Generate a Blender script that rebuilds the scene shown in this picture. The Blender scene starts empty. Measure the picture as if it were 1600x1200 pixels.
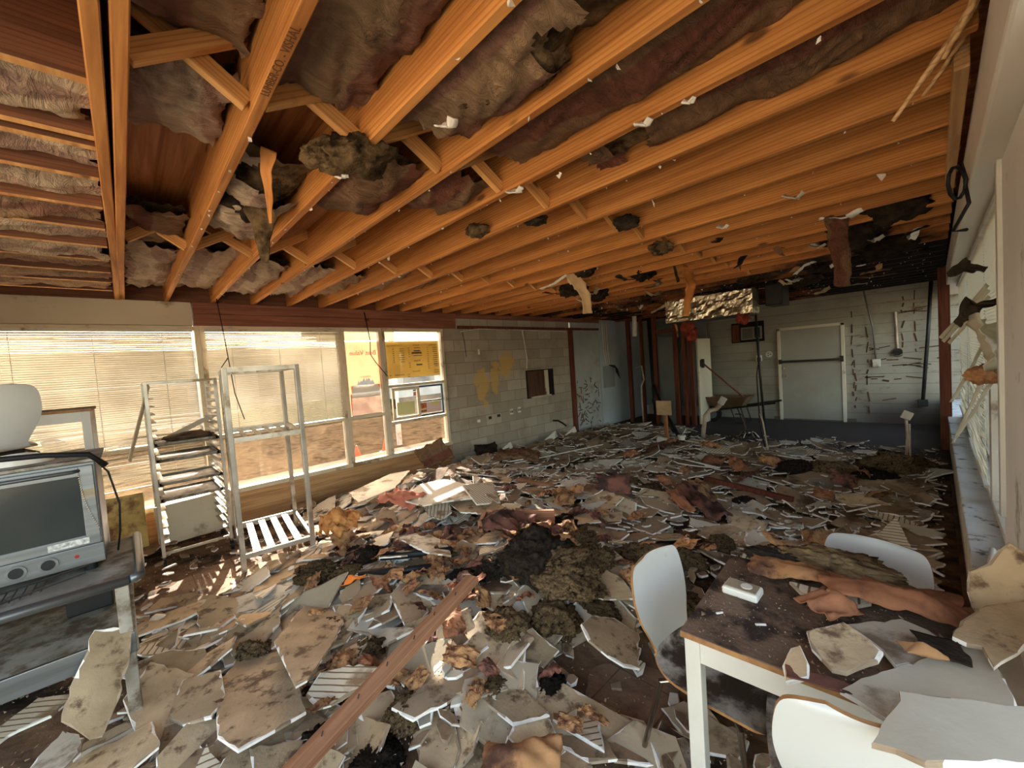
import bpy, bmesh, math, random
import numpy as np
from mathutils import Vector, Matrix, Euler, noise
R = math.radians
D = bpy.data
SC = bpy.context.scene
COL = SC.collection
rnd = random.Random(7)

# ------------------------------------------------------------------ camera, world, sun, exposure
cam_d = D.cameras.new('camera'); cam = D.objects.new('camera', cam_d); COL.objects.link(cam)
cam_d.sensor_fit = 'HORIZONTAL'; cam_d.sensor_width = 36; cam_d.lens = 36 * 633 / 1600
cam_d.clip_start = 0.02; cam_d.clip_end = 300
_y, _p, _r = R(46.34), R(-2.70), R(-4.07)
_F = Vector((-math.sin(_y) * math.cos(_p), math.cos(_y) * math.cos(_p), math.sin(_p)))
_rt = _F.cross(Vector((0, 0, 1))).normalized(); _up = _rt.cross(_F)
_r2 = _rt * math.cos(_r) + _up * math.sin(_r); _u2 = -_rt * math.sin(_r) + _up * math.cos(_r)
M = Matrix((_r2, _u2, -_F)).transposed().to_4x4(); M.translation = (0, 0, 1.7)
cam.matrix_world = M
SC.camera = cam

SUN_AZ = Vector((-0.93, 0.30, 0)).normalized(); SUN_EL = R(27)
w = D.worlds.new('sky'); SC.world = w; w.use_nodes = True
nt = w.node_tree; nt.nodes.clear()
sky = nt.nodes.new('ShaderNodeTexSky'); sky.sky_type = 'NISHITA'; sky.sun_disc = False
sky.sun_elevation = SUN_EL; sky.sun_rotation = math.atan2(SUN_AZ.x, SUN_AZ.y)
sky.air_density = 1.0; sky.dust_density = 2.5; sky.ozone_density = 1.0
bg = nt.nodes.new('ShaderNodeBackground'); bg.inputs['Strength'].default_value = 0.38
out = nt.nodes.new('ShaderNodeOutputWorld')
tint = nt.nodes.new('ShaderNodeMix'); tint.data_type = 'RGBA'; tint.blend_type = 'MULTIPLY'; tint.inputs[0].default_value = 1
tint.inputs[7].default_value = (1.14, .97, .78, 1); nt.links.new(sky.outputs[0], tint.inputs[6]); nt.links.new(tint.outputs[2], bg.inputs[0]); nt.links.new(bg.outputs[0], out.inputs[0])
sun_d = D.lights.new('sun', 'SUN'); sun_d.energy = 6.6; sun_d.angle = R(0.6); sun_d.color = (1, 0.92, 0.80)
sun = D.objects.new('sun', sun_d); COL.objects.link(sun)
sv = SUN_AZ * math.cos(SUN_EL) + Vector((0, 0, math.sin(SUN_EL)))
sun.rotation_euler = (sv).to_track_quat('Z', 'Y').to_euler(); sun.location = (-20, -12, 15)
vs = SC.view_settings; vs.view_transform = 'Standard'; vs.look = 'None'; vs.gamma = 1; vs.use_curve_mapping = False
vs.exposure = 1.95
SC.cycles.max_bounces = 8; SC.cycles.diffuse_bounces = 6; SC.cycles.transparent_max_bounces = 24
SC.cycles.use_denoising = True
SC.cycles.sample_clamp_indirect = 8

# ------------------------------------------------------------------ materials
def L(c):  # sRGB 0-255 -> linear
    return tuple(((v / 255) / 12.92 if v / 255 <= .04045 else ((v / 255 + .055) / 1.055) ** 2.4) for v in c) + (1,)
MATS = {}
def newmat(name):
    m = D.materials.new(name); m.use_nodes = True; n = m.node_tree
    b = n.nodes['Principled BSDF']; MATS[name] = m
    return m, n, b
def node(n, t, **kw):
    o = n.nodes.new(t)
    for k, v in kw.items(): setattr(o, k, v)
    return o
def ramp(n, src, stops):
    r = node(n, 'ShaderNodeValToRGB'); e = r.color_ramp.elements
    e[0].position, e[0].color = stops[0]; e[1].position, e[1].color = stops[-1]
    for p, c in stops[1:-1]:
        q = e.new(p); q.color = c
    n.links.new(src, r.inputs[0]); return r.outputs[0]
def mixc(n, fac, a, b, mode='MIX'):
    x = node(n, 'ShaderNodeMix', data_type='RGBA', blend_type=mode)
    if isinstance(fac, (int, float)): x.inputs[0].default_value = fac
    else: n.links.new(fac, x.inputs[0])
    for i, v in ((6, a), (7, b)):
        if isinstance(v, tuple): x.inputs[i].default_value = v
        else: n.links.new(v, x.inputs[i])
    return x.outputs[2]
def coords(n, kind='Object', scale=(1, 1, 1), jitter=False):
    if kind == 'World': src = node(n, 'ShaderNodeNewGeometry').outputs['Position']
    else: src = node(n, 'ShaderNodeTexCoord').outputs[kind]
    mp = node(n, 'ShaderNodeMapping'); mp.inputs['Scale'].default_value = scale
    n.links.new(src, mp.inputs[0])
    if jitter:
        oi = node(n, 'ShaderNodeObjectInfo'); mm = node(n, 'ShaderNodeMath', operation='MULTIPLY'); mm.inputs[1].default_value = 37.0
        n.links.new(oi.outputs['Random'], mm.inputs[0]); n.links.new(mm.outputs[0], mp.inputs['Location'])
    return mp.outputs[0]
def nz(n, vec, scale, detail=4, rough=.55, dist=0):
    t = node(n, 'ShaderNodeTexNoise'); t.inputs['Scale'].default_value = scale; t.inputs['Detail'].default_value = detail
    t.inputs['Roughness'].default_value = rough; t.inputs['Distortion'].default_value = dist
    n.links.new(vec, t.inputs['Vector']); return t.outputs[0]
def bump(n, b, h, s=.3, d=.01):
    x = node(n, 'ShaderNodeBump'); x.inputs['Strength'].default_value = s; x.inputs['Distance'].default_value = d
    n.links.new(h, x.inputs['Height']); n.links.new(x.outputs[0], b.inputs['Normal'])
def maprange(n, src, a, b_, c=0, d=1):
    x = node(n, 'ShaderNodeMapRange'); x.interpolation_type = 'SMOOTHSTEP'
    for i, v in enumerate((a, b_, c, d)): x.inputs[i + 1].default_value = v
    n.links.new(src, x.inputs[0]); return x.outputs[0]
def mat(name, c1, c2=None, scale=6, rough=.8, metal=0, dirt=None, dirt_amt=.5, dirt_scale=3, bmp=0, bscale=40, kind='Object', spec=.3, vary=0, stretch=(1, 1, 1)):
    m, n, b = newmat(name)
    v = coords(n, kind, stretch, jitter=(kind == 'Object'))
    c2 = c2 or c1
    col = ramp(n, nz(n, v, scale), [(.35, c1), (.65, c2)])
    if dirt:
        f = maprange(n, nz(n, v, dirt_scale, 8, .65), .62 - dirt_amt * .3, .72 - dirt_amt * .2)
        col = mixc(n, f, col, dirt)
    if vary:
        oi = node(n, 'ShaderNodeObjectInfo'); h = node(n, 'ShaderNodeHueSaturation')
        n.links.new(maprange(n, oi.outputs['Random'], 0, 1, 1 - vary, 1 + vary), h.inputs['Value']); n.links.new(col, h.inputs['Color'])
        col = h.outputs[0]
    n.links.new(col, b.inputs['Base Color'])
    b.inputs['Roughness'].default_value = rough; b.inputs['Metallic'].default_value = metal
    b.inputs['Specular IOR Level'].default_value = spec
    if bmp: bump(n, b, nz(n, v, bscale, 6), bmp, .01)
    return m
def wood(name, c1, c2, axis=0, char=False, rough=.65, knots=True, vary=.15):
    m, n, b = newmat(name)
    s = [14, 14, 14]; s[axis] = .7
    v = coords(n, 'Object', tuple(s), True)
    g = nz(n, v, 1.6, 6, .6, .8)
    wv = node(n, 'ShaderNodeTexWave'); wv.wave_type = 'BANDS'; wv.bands_direction = 'Z' if axis != 2 else 'X'
    wv.inputs['Scale'].default_value = 1.3; wv.inputs['Distortion'].default_value = 7; wv.inputs['Detail'].default_value = 3
    wv.inputs['Detail Scale'].default_value = .8
    n.links.new(v, wv.inputs['Vector'])
    col = mixc(n, maprange(n, g, .3, .7), c1, c2)
    dk = mixc(n, 1.0, col, (.72, .6, .5, 1), 'MULTIPLY')
    col = mixc(n, maprange(n, wv.outputs[0], .55, 1, 0, .75), col, dk)
    s2 = [5, 5, 5]; s2[axis] = 2.0
    if knots:
        vv = coords(n, 'Object', tuple(s2), True)
        vo = node(n, 'ShaderNodeTexVoronoi'); vo.inputs['Scale'].default_value = .9; n.links.new(vv, vo.inputs['Vector'])
        col = mixc(n, maprange(n, vo.outputs['Distance'], .10, .04, 0, .85), col, (.07, .03, .012, 1))
    if vary:
        oi = node(n, 'ShaderNodeObjectInfo'); h = node(n, 'ShaderNodeHueSaturation')
        n.links.new(maprange(n, oi.outputs['Random'], 0, 1, 1 - vary, 1 + vary), h.inputs['Value']); n.links.new(col, h.inputs['Color'])
        col = h.outputs[0]
    if char:
        gp = node(n, 'ShaderNodeNewGeometry').outputs['Position']
        sx = node(n, 'ShaderNodeSeparateXYZ'); n.links.new(gp, sx.inputs[0])
        nn = nz(n, coords(n, 'World', (.8, 1.6, 1.6)), 1.4, 5, .65)
        a = maprange(n, sx.outputs['Y'], 4.6, 7.5, 0, .5)
        cx = maprange(n, sx.outputs['X'], -2.2, -.2, 0, .22)
        cy = maprange(n, sx.outputs['Y'], 3.6, 5.5, 0, 1)
        m1 = node(n, 'ShaderNodeMath', operation='MULTIPLY'); n.links.new(cx, m1.inputs[0]); n.links.new(cy, m1.inputs[1])
        m2 = node(n, 'ShaderNodeMath', operation='ADD'); n.links.new(m1.outputs[0], m2.inputs[0]); n.links.new(a, m2.inputs[1])
        m3 = node(n, 'ShaderNodeMath', operation='MULTIPLY'); n.links.new(m2.outputs[0], m3.inputs[0]); m3.inputs[1].default_value = .62
        m4 = node(n, 'ShaderNodeMath', operation='ADD'); n.links.new(m3.outputs[0], m4.inputs[0]); n.links.new(nn, m4.inputs[1])
        col = mixc(n, maprange(n, m4.outputs[0], .64, .86), col, (.012, .009, .008, 1))
        red = maprange(n, sx.outputs['Y'], 3.5, 8, 0, .8)
        col = mixc(n, red, col, mixc(n, 1.0, col, (.62, .42, .36, 1), 'MULTIPLY'))
    n.links.new(col, b.inputs['Base Color']); b.inputs['Roughness'].default_value = rough
    b.inputs['Specular IOR Level'].default_value = .25
    bump(n, b, g, .15, .004)
    return m
def glass(name, tint=(1, 1, 1, 1), dirt=.12, dcol=(.6, .55, .45, 1)):
    m = D.materials.new(name); m.use_nodes = True; n = m.node_tree; n.nodes.clear()
    o = node(n, 'ShaderNodeOutputMaterial'); tr = node(n, 'ShaderNodeBsdfTransparent'); tr.inputs[0].default_value = tint
    gl = node(n, 'ShaderNodeBsdfGlossy'); gl.inputs['Roughness'].default_value = .04
    df = node(n, 'ShaderNodeBsdfDiffuse'); df.inputs[0].default_value = dcol
    tl = node(n, 'ShaderNodeBsdfTranslucent'); tl.inputs[0].default_value = dcol
    fr = node(n, 'ShaderNodeFresnel'); fr.inputs[0].default_value = 1.45
    a = node(n, 'ShaderNodeMixShader'); n.links.new(fr.outputs[0], a.inputs[0]); n.links.new(tr.outputs[0], a.inputs[1]); n.links.new(gl.outputs[0], a.inputs[2])
    c = node(n, 'ShaderNodeMixShader'); c.inputs[0].default_value = .5; n.links.new(df.outputs[0], c.inputs[1]); n.links.new(tl.outputs[0], c.inputs[2])
    d = node(n, 'ShaderNodeMixShader')
    n.links.new(maprange(n, nz(n, coords(n, 'World'), 2.5, 8, .7), .3, .8, dirt * .3, dirt * 1.6), d.inputs[0])
    n.links.new(a.outputs[0], d.inputs[1]); n.links.new(c.outputs[0], d.inputs[2]); n.links.new(d.outputs[0], o.inputs[0])
    MATS[name] = m; return m
def translucent(name, c, amt=.45, rough=.5, c2=None, scale=3):
    m, n, b = newmat(name)
    tl = node(n, 'ShaderNodeBsdfTranslucent')
    col = ramp(n, nz(n, coords(n, 'World'), scale, 5), [(.4, c), (.6, c2 or c)])
    n.links.new(col, b.inputs['Base Color']); n.links.new(col, tl.inputs[0]); b.inputs['Roughness'].default_value = rough
    mx = node(n, 'ShaderNodeMixShader'); mx.inputs[0].default_value = amt
    n.links.new(b.outputs[0], mx.inputs[1]); n.links.new(tl.outputs[0], mx.inputs[2])
    n.links.new(mx.outputs[0], n.nodes['Material Output'].inputs[0]); return m

joist_m = wood('joist_pine', L((204, 142, 78)), L((168, 108, 54)), 0, char=True)
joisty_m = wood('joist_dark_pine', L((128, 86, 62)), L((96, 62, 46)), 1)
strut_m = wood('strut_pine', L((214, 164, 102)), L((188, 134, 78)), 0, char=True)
ply_m = wood('roof_plywood', L((190, 134, 84)), L((150, 96, 56)), 0, char=True, vary=0)
redwood_m = wood('header_redwood', L((146, 98, 78)), L((118, 74, 60)), 1, vary=0)
stud_m = wood('stud_redwood', L((120, 66, 44)), L((84, 42, 30)), 2)
plank_m = wood('fallen_stud_wood', L((158, 114, 84)), L((128, 88, 64)), 0, vary=.08)
dirty_ply = wood('sill_plywood', L((196, 158, 112)), L((160, 118, 78)), 1, vary=0)
gyp = mat('gypsum_core', L((238, 232, 222)), L((214, 206, 194)), 20, .9, bmp=.4, bscale=60)
paper = mat('drywall_tan_paper', L((188, 164, 130)), L((152, 130, 100)), 3.5, .9, dirt=L((100, 78, 58)), dirt_amt=.35, dirt_scale=9, bmp=.3, bscale=60, vary=.28)
paper_grey = mat('drywall_grey_paper', L((176, 160, 134)), L((152, 134, 108)), 2.2, .9, dirt=L((100, 80, 60)), dirt_amt=.25, dirt_scale=4, bmp=.15, vary=.18)
paint_face = mat('drywall_painted_face', L((214, 206, 188)), L((188, 178, 158)), 2, .75, dirt=L((110, 88, 64)), dirt_amt=.35, dirt_scale=3, vary=.12)
def scored(name, base, line, s):
    m, n, b = newmat(name)
    wv = node(n, 'ShaderNodeTexWave'); wv.inputs['Scale'].default_value = s; wv.inputs['Distortion'].default_value = 1.2
    wv.inputs['Detail'].default_value = 2
    n.links.new(coords(n, 'Object', (1, 1, 1), True), wv.inputs[0])
    col = mixc(n, maprange(n, wv.outputs[0], .82, .95), base, line)
    f = maprange(n, nz(n, coords(n), 5, 6), .52, .66); col = mixc(n, f, col, L((140, 112, 82)))
    n.links.new(col, b.inputs['Base Color']); b.inputs['Roughness'].default_value = .85; return m
paper_scored = scored('drywall_glue_lined_face', L((214, 200, 174)), L((120, 92, 62)), 9)
kraft = mat('kraft_paper', L((172, 128, 84)), L((138, 94, 62)), 3, .85, dirt=L((70, 44, 32)), dirt_amt=.4, dirt_scale=3, bmp=.4, bscale=25, vary=.3)
kraft_red = mat('red_printed_kraft', L((120, 76, 60)), L((90, 56, 46)), 3, .8, dirt=L((54, 34, 28)), dirt_amt=.5, bmp=.4, bscale=25, vary=.3)
rust_paper = mat('rust_orange_paper', L((158, 104, 72)), L((122, 78, 52)), 3, .8, dirt=L((84, 48, 32)), dirt_amt=.3, bmp=.3, bscale=25)
wool = mat('insulation_wool', L((126, 104, 74)), L((78, 62, 44)), 14, 1, dirt=L((44, 34, 25)), dirt_amt=.4, dirt_scale=5, bmp=1, bscale=45, spec=.05, vary=.25)
wool_black = mat('burnt_wool', L((62, 52, 42)), L((34, 29, 25)), 9, 1, bmp=1, bscale=50, spec=.05, vary=.3)
dustbed = mat('rubble_dust', L((124, 96, 70)), L((84, 62, 46)), 5, 1, dirt=L((46, 34, 26)), dirt_amt=.5, dirt_scale=2.5, bmp=.9, bscale=30, kind='World')
chipm = mat('plaster_chips', L((206, 190, 166)), L((150, 122, 92)), 1.5, .9, kind='World', dirt=L((88, 64, 46)), dirt_amt=.55, dirt_scale=9)
white_metal = mat('white_painted_steel', L((206, 202, 190)), L((190, 184, 170)), 3, .5, dirt=L((130, 112, 88)), dirt_amt=.15)
frame_m = mat('cream_window_frame', L((206, 194, 170)), L((188, 174, 150)), 3, .5, dirt=L((132, 112, 86)), dirt_amt=.2)
cream = mat('cream_painted_panel', L((206, 196, 172)), L((194, 182, 158)), 1.2, .6, dirt=L((150, 132, 104)), dirt_amt=.15, dirt_scale=2)
alu = mat('aluminium', L((196, 190, 180)), L((166, 160, 150)), 5, .36, .75, dirt=L((132, 116, 92)), dirt_amt=.3)
steel = mat('brushed_steel', L((128, 132, 134)), L((104, 108, 110)), 4, .4, .8, dirt=L((128, 112, 92)), dirt_amt=.25, stretch=(1, .2, 6))
dusty_steel = mat('dusty_steel', L((160, 154, 142)), L((128, 121, 108)), 6, .65, .1, dirt=L((96, 82, 66)), dirt_amt=.6, dirt_scale=7)
chrome = mat('chrome', L((150, 140, 128)), None, 5, .25, 1)
black = mat('black_rubber', L((26, 26, 28)), None, 5, .55)
dark_metal = mat('dark_pipe', L((30, 29, 30)), L((52, 48, 44)), 5, .5, .3)
chairwhite = mat('white_laminate', L((196, 196, 190)), L((188, 186, 180)), 2, .32, dirt=L((150, 136, 112)), dirt_amt=.08, spec=.5)
chairdusty = mat('dusty_laminate', L((206, 200, 190)), L((160, 146, 128)), 3, .6, dirt=L((70, 56, 46)), dirt_amt=.65, dirt_scale=5)
plyedge = mat('plywood_edge', L((166, 122, 76)), L((132, 92, 56)), 20, .6)
tabletop_m = mat('dusty_tabletop', L((128, 102, 82)), L((100, 80, 64)), 5, .7, dirt=L((48, 38, 32)), dirt_amt=.5, dirt_scale=6, bmp=.5, bscale=60)
ovenglass = mat('oven_glass', L((40, 46, 48)), L((56, 58, 54)), 1.5, .1, spec=.35)
whiteplastic = mat('white_plastic', L((232, 228, 216)), L((214, 206, 190)), 4, .4, dirt=L((150, 130, 104)), dirt_amt=.2)
pvc = mat('dirty_white_pipe', L((196, 182, 160)), L((160, 140, 116)), 5, .5)
foil = mat('crumpled_foil', L((225, 215, 190)), L((190, 176, 150)), 8, .22, .95, bmp=1, bscale=18)
redfluff = mat('red_insulation', L((150, 66, 44)), L((96, 34, 26)), 10, 1, bmp=1, bscale=40)
shade_b = translucent('blind_slat_white', L((158, 150, 132)), .16, .5, L((128, 120, 102)), 1.2)
shade_r = translucent('blind_slat_cream', L((206, 196, 172)), .35, .5)
pane_m = glass('clear_pane', dirt=.05)
pane_dirty = glass('dirty_pane', dirt=.07, dcol=(.4, .28, .16, 1))
conc = mat('outdoor_pavement', L((74, 60, 44)), L((54, 43, 32)), 8, .95, kind='World', dirt=L((34, 27, 20)), dirt_amt=.5, dirt_scale=5, spec=0.0)
kerb = mat('pale_concrete', L((110, 104, 92)), L((94, 88, 76)), 3, .9, kind='World', spec=0.0)
soffit_m = mat('canopy_cream_metal', L((226, 200, 140)), L((210, 182, 120)), 2, .6)
white_wall = mat('outdoor_white_wall', L((176, 172, 162)), L((160, 156, 146)), 1, .8)
dark_shop = mat('shopfront_dark', L((84, 92, 96)), L((60, 66, 70)), 2, .3)
leaf = mat('hedge_leaves', L((96, 120, 60)), L((60, 84, 40)), 8, .8, bmp=1, bscale=12)
salmon = translucent('salmon_poster', L((200, 132, 98)), .4, .6, L((184, 120, 90)), 3)
menu_m = translucent('yellow_menu', L((176, 156, 96)), .4, .6, L((166, 144, 86)), 3)
ink = mat('print_ink', L((92, 76, 50)), None, 5, .7)
inkblue = mat('slate_ink', L((84, 96, 100)), None, 5, .7)
inkpink = mat('faded_print', L((190, 112, 84)), None, 5, .7)
stampink = mat('timber_stamp_ink', L((96, 60, 34)), None, 5, .8)
bluegrey = mat('blue_grey_frame', L((84, 104, 118)), L((70, 90, 104)), 3, .5)
void_shade_m = mat('painted_void_shade', L((28, 25, 24)), L((18, 16, 16)), 3, .9)  # near-black colour stands in for the shade inside openings and cavities
yellowboard = mat('lined_yellow_board', L((206, 186, 122)), L((178, 152, 92)), 4, .7, dirt=L((110, 76, 52)), dirt_amt=.35)

# floor: dusty tile
m, n, b = newmat('floor_tile'); v = coords(n, 'World')
br = node(n, 'ShaderNodeTexBrick'); br.offset = 0; br.inputs['Scale'].default_value = 1; br.inputs['Brick Width'].default_value = .305; br.inputs['Row Height'].default_value = .305
br.inputs['Mortar Size'].default_value = .004
for i, c in (('Color1', L((150, 118, 90))), ('Color2', L((140, 108, 82))), ('Mortar', L((96, 74, 56)))): br.inputs[i].default_value = c
n.links.new(v, br.inputs['Vector'])
col = mixc(n, maprange(n, nz(n, v, 3, 8, .7), .42, .66), br.outputs[0], L((104, 78, 58)))
sx = node(n, 'ShaderNodeSeparateXYZ'); n.links.new(v, sx.inputs[0])
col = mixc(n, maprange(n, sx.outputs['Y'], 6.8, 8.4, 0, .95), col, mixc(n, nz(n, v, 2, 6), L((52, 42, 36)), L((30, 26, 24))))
n.links.new(col, b.inputs['Base Color']); b.inputs['Roughness'].default_value = .85
bump(n, b, nz(n, v, 25, 8), .4, .01); floor_m = m
# block wall
def blockmat(name, c1, c2, mortar, w_, h_, dirt, offset=.5, ax='y'):
    m, n, b = newmat(name); g = node(n, 'ShaderNodeNewGeometry').outputs['Position']
    sx = node(n, 'ShaderNodeSeparateXYZ'); n.links.new(g, sx.inputs[0]); cb = node(n, 'ShaderNodeCombineXYZ')
    n.links.new(sx.outputs['Y' if ax == 'y' else 'X'], cb.inputs[0]); n.links.new(sx.outputs['Z'], cb.inputs[1])
    br = node(n, 'ShaderNodeTexBrick'); br.offset = offset; br.inputs['Scale'].default_value = 1; br.inputs['Brick Width'].default_value = w_; br.inputs['Row Height'].default_value = h_
    br.inputs['Mortar Size'].default_value = .006; br.inputs['Mortar Smooth'].default_value = .3
    for i, c in (('Color1', c1), ('Color2', c2), ('Mortar', mortar)): br.inputs[i].default_value = c
    n.links.new(cb.outputs[0], br.inputs['Vector'])
    f = maprange(n, nz(n, g, 1.7, 8, .65), .45, .75, 0, .7)
    col = mixc(n, f, br.outputs[0], dirt)
    n.links.new(col, b.inputs['Base Color']); b.inputs['Roughness'].default_value = .9
    inv = node(n, 'ShaderNodeMath', operation='SUBTRACT'); inv.inputs[0].default_value = 1; n.links.new(br.outputs['Fac'], inv.inputs[1])
    bump(n, b, inv.outputs[0], .6, .008); return m, n, b, col, g, sx
block_m, n, b, col, g, sx = blockmat('concrete_block', L((176, 166, 150)), L((150, 140, 124)), L((142, 118, 100)), .4, .2, L((128, 112, 94)))
# yellow adhesive stains on the block wall, shapes of their own
def blob(n, sx, cy, cz, ry, rz, g, ax='Y'):
    def part(o, c, r):
        a = node(n, 'ShaderNodeMath', operation='SUBTRACT'); n.links.new(sx.outputs[o], a.inputs[0]); a.inputs[1].default_value = c
        d = node(n, 'ShaderNodeMath', operation='DIVIDE'); n.links.new(a.outputs[0], d.inputs[0]); d.inputs[1].default_value = r
        p = node(n, 'ShaderNodeMath', operation='MULTIPLY'); n.links.new(d.outputs[0], p.inputs[0]); n.links.new(d.outputs[0], p.inputs[1]); return p
    s = node(n, 'ShaderNodeMath', operation='ADD'); n.links.new(part(ax, cy, ry).outputs[0], s.inputs[0]); n.links.new(part('Z', cz, rz).outputs[0], s.inputs[1])
    t = node(n, 'ShaderNodeMath', operation='ADD'); n.links.new(s.outputs[0], t.inputs[0])
    n.links.new(maprange(n, nz(n, g, 7, 6, .7), .3, .7, -.7, .9), t.inputs[1])
    return maprange(n, t.outputs[0], 1.25, .85, 0, .8)
yc = L((196, 158, 84))
for (cy, cz, ry, rz) in ((4.78, 1.33, .15, .36), (5.1, 1.52, .11, .3), (5.42, 1.72, .2, .25)):
    col = mixc(n, blob(n, sx, cy, cz, ry, rz, g), col, yc)
n.links.new(col, b.inputs['Base Color'])
back_m, n, b, col, g, sx = blockmat('white_painted_block', L((150, 144, 128)), L((142, 136, 120)), L((124, 117, 102)), .4, .2, L((122, 112, 94)))
br2 = maprange(n, nz(n, coords(n, 'World', (1, 1, 3)), 2.2, 8, .75), .55, .66, 0, .8)
mk = maprange(n, sx.outputs['X'], -1.25, -1.05, 0, 1); mm = node(n, 'ShaderNodeMath', operation='MULTIPLY'); n.links.new(br2, mm.inputs[0]); n.links.new(mk, mm.inputs[1])
col = mixc(n, mm.outputs[0], col, L((96, 68, 48)))
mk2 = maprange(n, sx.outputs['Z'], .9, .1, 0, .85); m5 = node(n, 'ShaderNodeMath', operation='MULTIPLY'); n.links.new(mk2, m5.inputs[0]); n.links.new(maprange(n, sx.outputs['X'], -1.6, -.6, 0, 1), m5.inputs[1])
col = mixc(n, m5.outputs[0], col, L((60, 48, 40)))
n.links.new(col, b.inputs['Base Color'])
# insulation batt facing: woven brown with printed dusty-pink bands
def battmat(name, a, bcol, pink, band=2.2, amt=.75):
    m, n, b = newmat(name); v = coords(n, 'Object', (1, 1, 1), True)
    base = mixc(n, nz(n, v, 5, 6), a, bcol)
    wv = node(n, 'ShaderNodeTexWave'); wv.bands_direction = 'Y'; wv.inputs['Scale'].default_value = band * .55; wv.inputs['Distortion'].default_value = 4.5; wv.inputs['Detail'].default_value = 3
    n.links.new(v, wv.inputs[0])
    col = mixc(n, maprange(n, wv.outputs[0], .6, .75, 0, amt), base, pink)
    f = maprange(n, nz(n, v, 3, 9, .75), .5, .75, 0, .8); col = mixc(n, f, col, L((60, 44, 34)))
    ws = node(n, 'ShaderNodeTexWave'); ws.bands_direction = 'X'; ws.inputs['Scale'].default_value = 60; ws.inputs['Distortion'].default_value = 2; n.links.new(v, ws.inputs[0])
    col = mixc(n, maprange(n, ws.outputs[0], .5, 1, 0, .3), col, mixc(n, 1.0, col, (.6, .6, .6, 1), 'MULTIPLY'))
    n.links.new(col, b.inputs['Base Color']); b.inputs['Roughness'].default_value = .8; b.inputs['Specular IOR Level'].default_value = .2
    bump(n, b, nz(n, coords(n, 'Object', (1.2, .35, 1), True), 17, 7, .62, 1.2), 1.0, .05); return m
batt_a = battmat('batt_brown_pink', L((172, 142, 108)), L((138, 106, 80)), L((134, 92, 80)))
batt_b = battmat('batt_pale_pink', L((204, 182, 156)), L((176, 152, 126)), L((160, 126, 112)))
batt_c = battmat('batt_red_print', L((148, 114, 82)), L((114, 84, 62)), L((118, 62, 50)), 1.6, .7)

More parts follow.
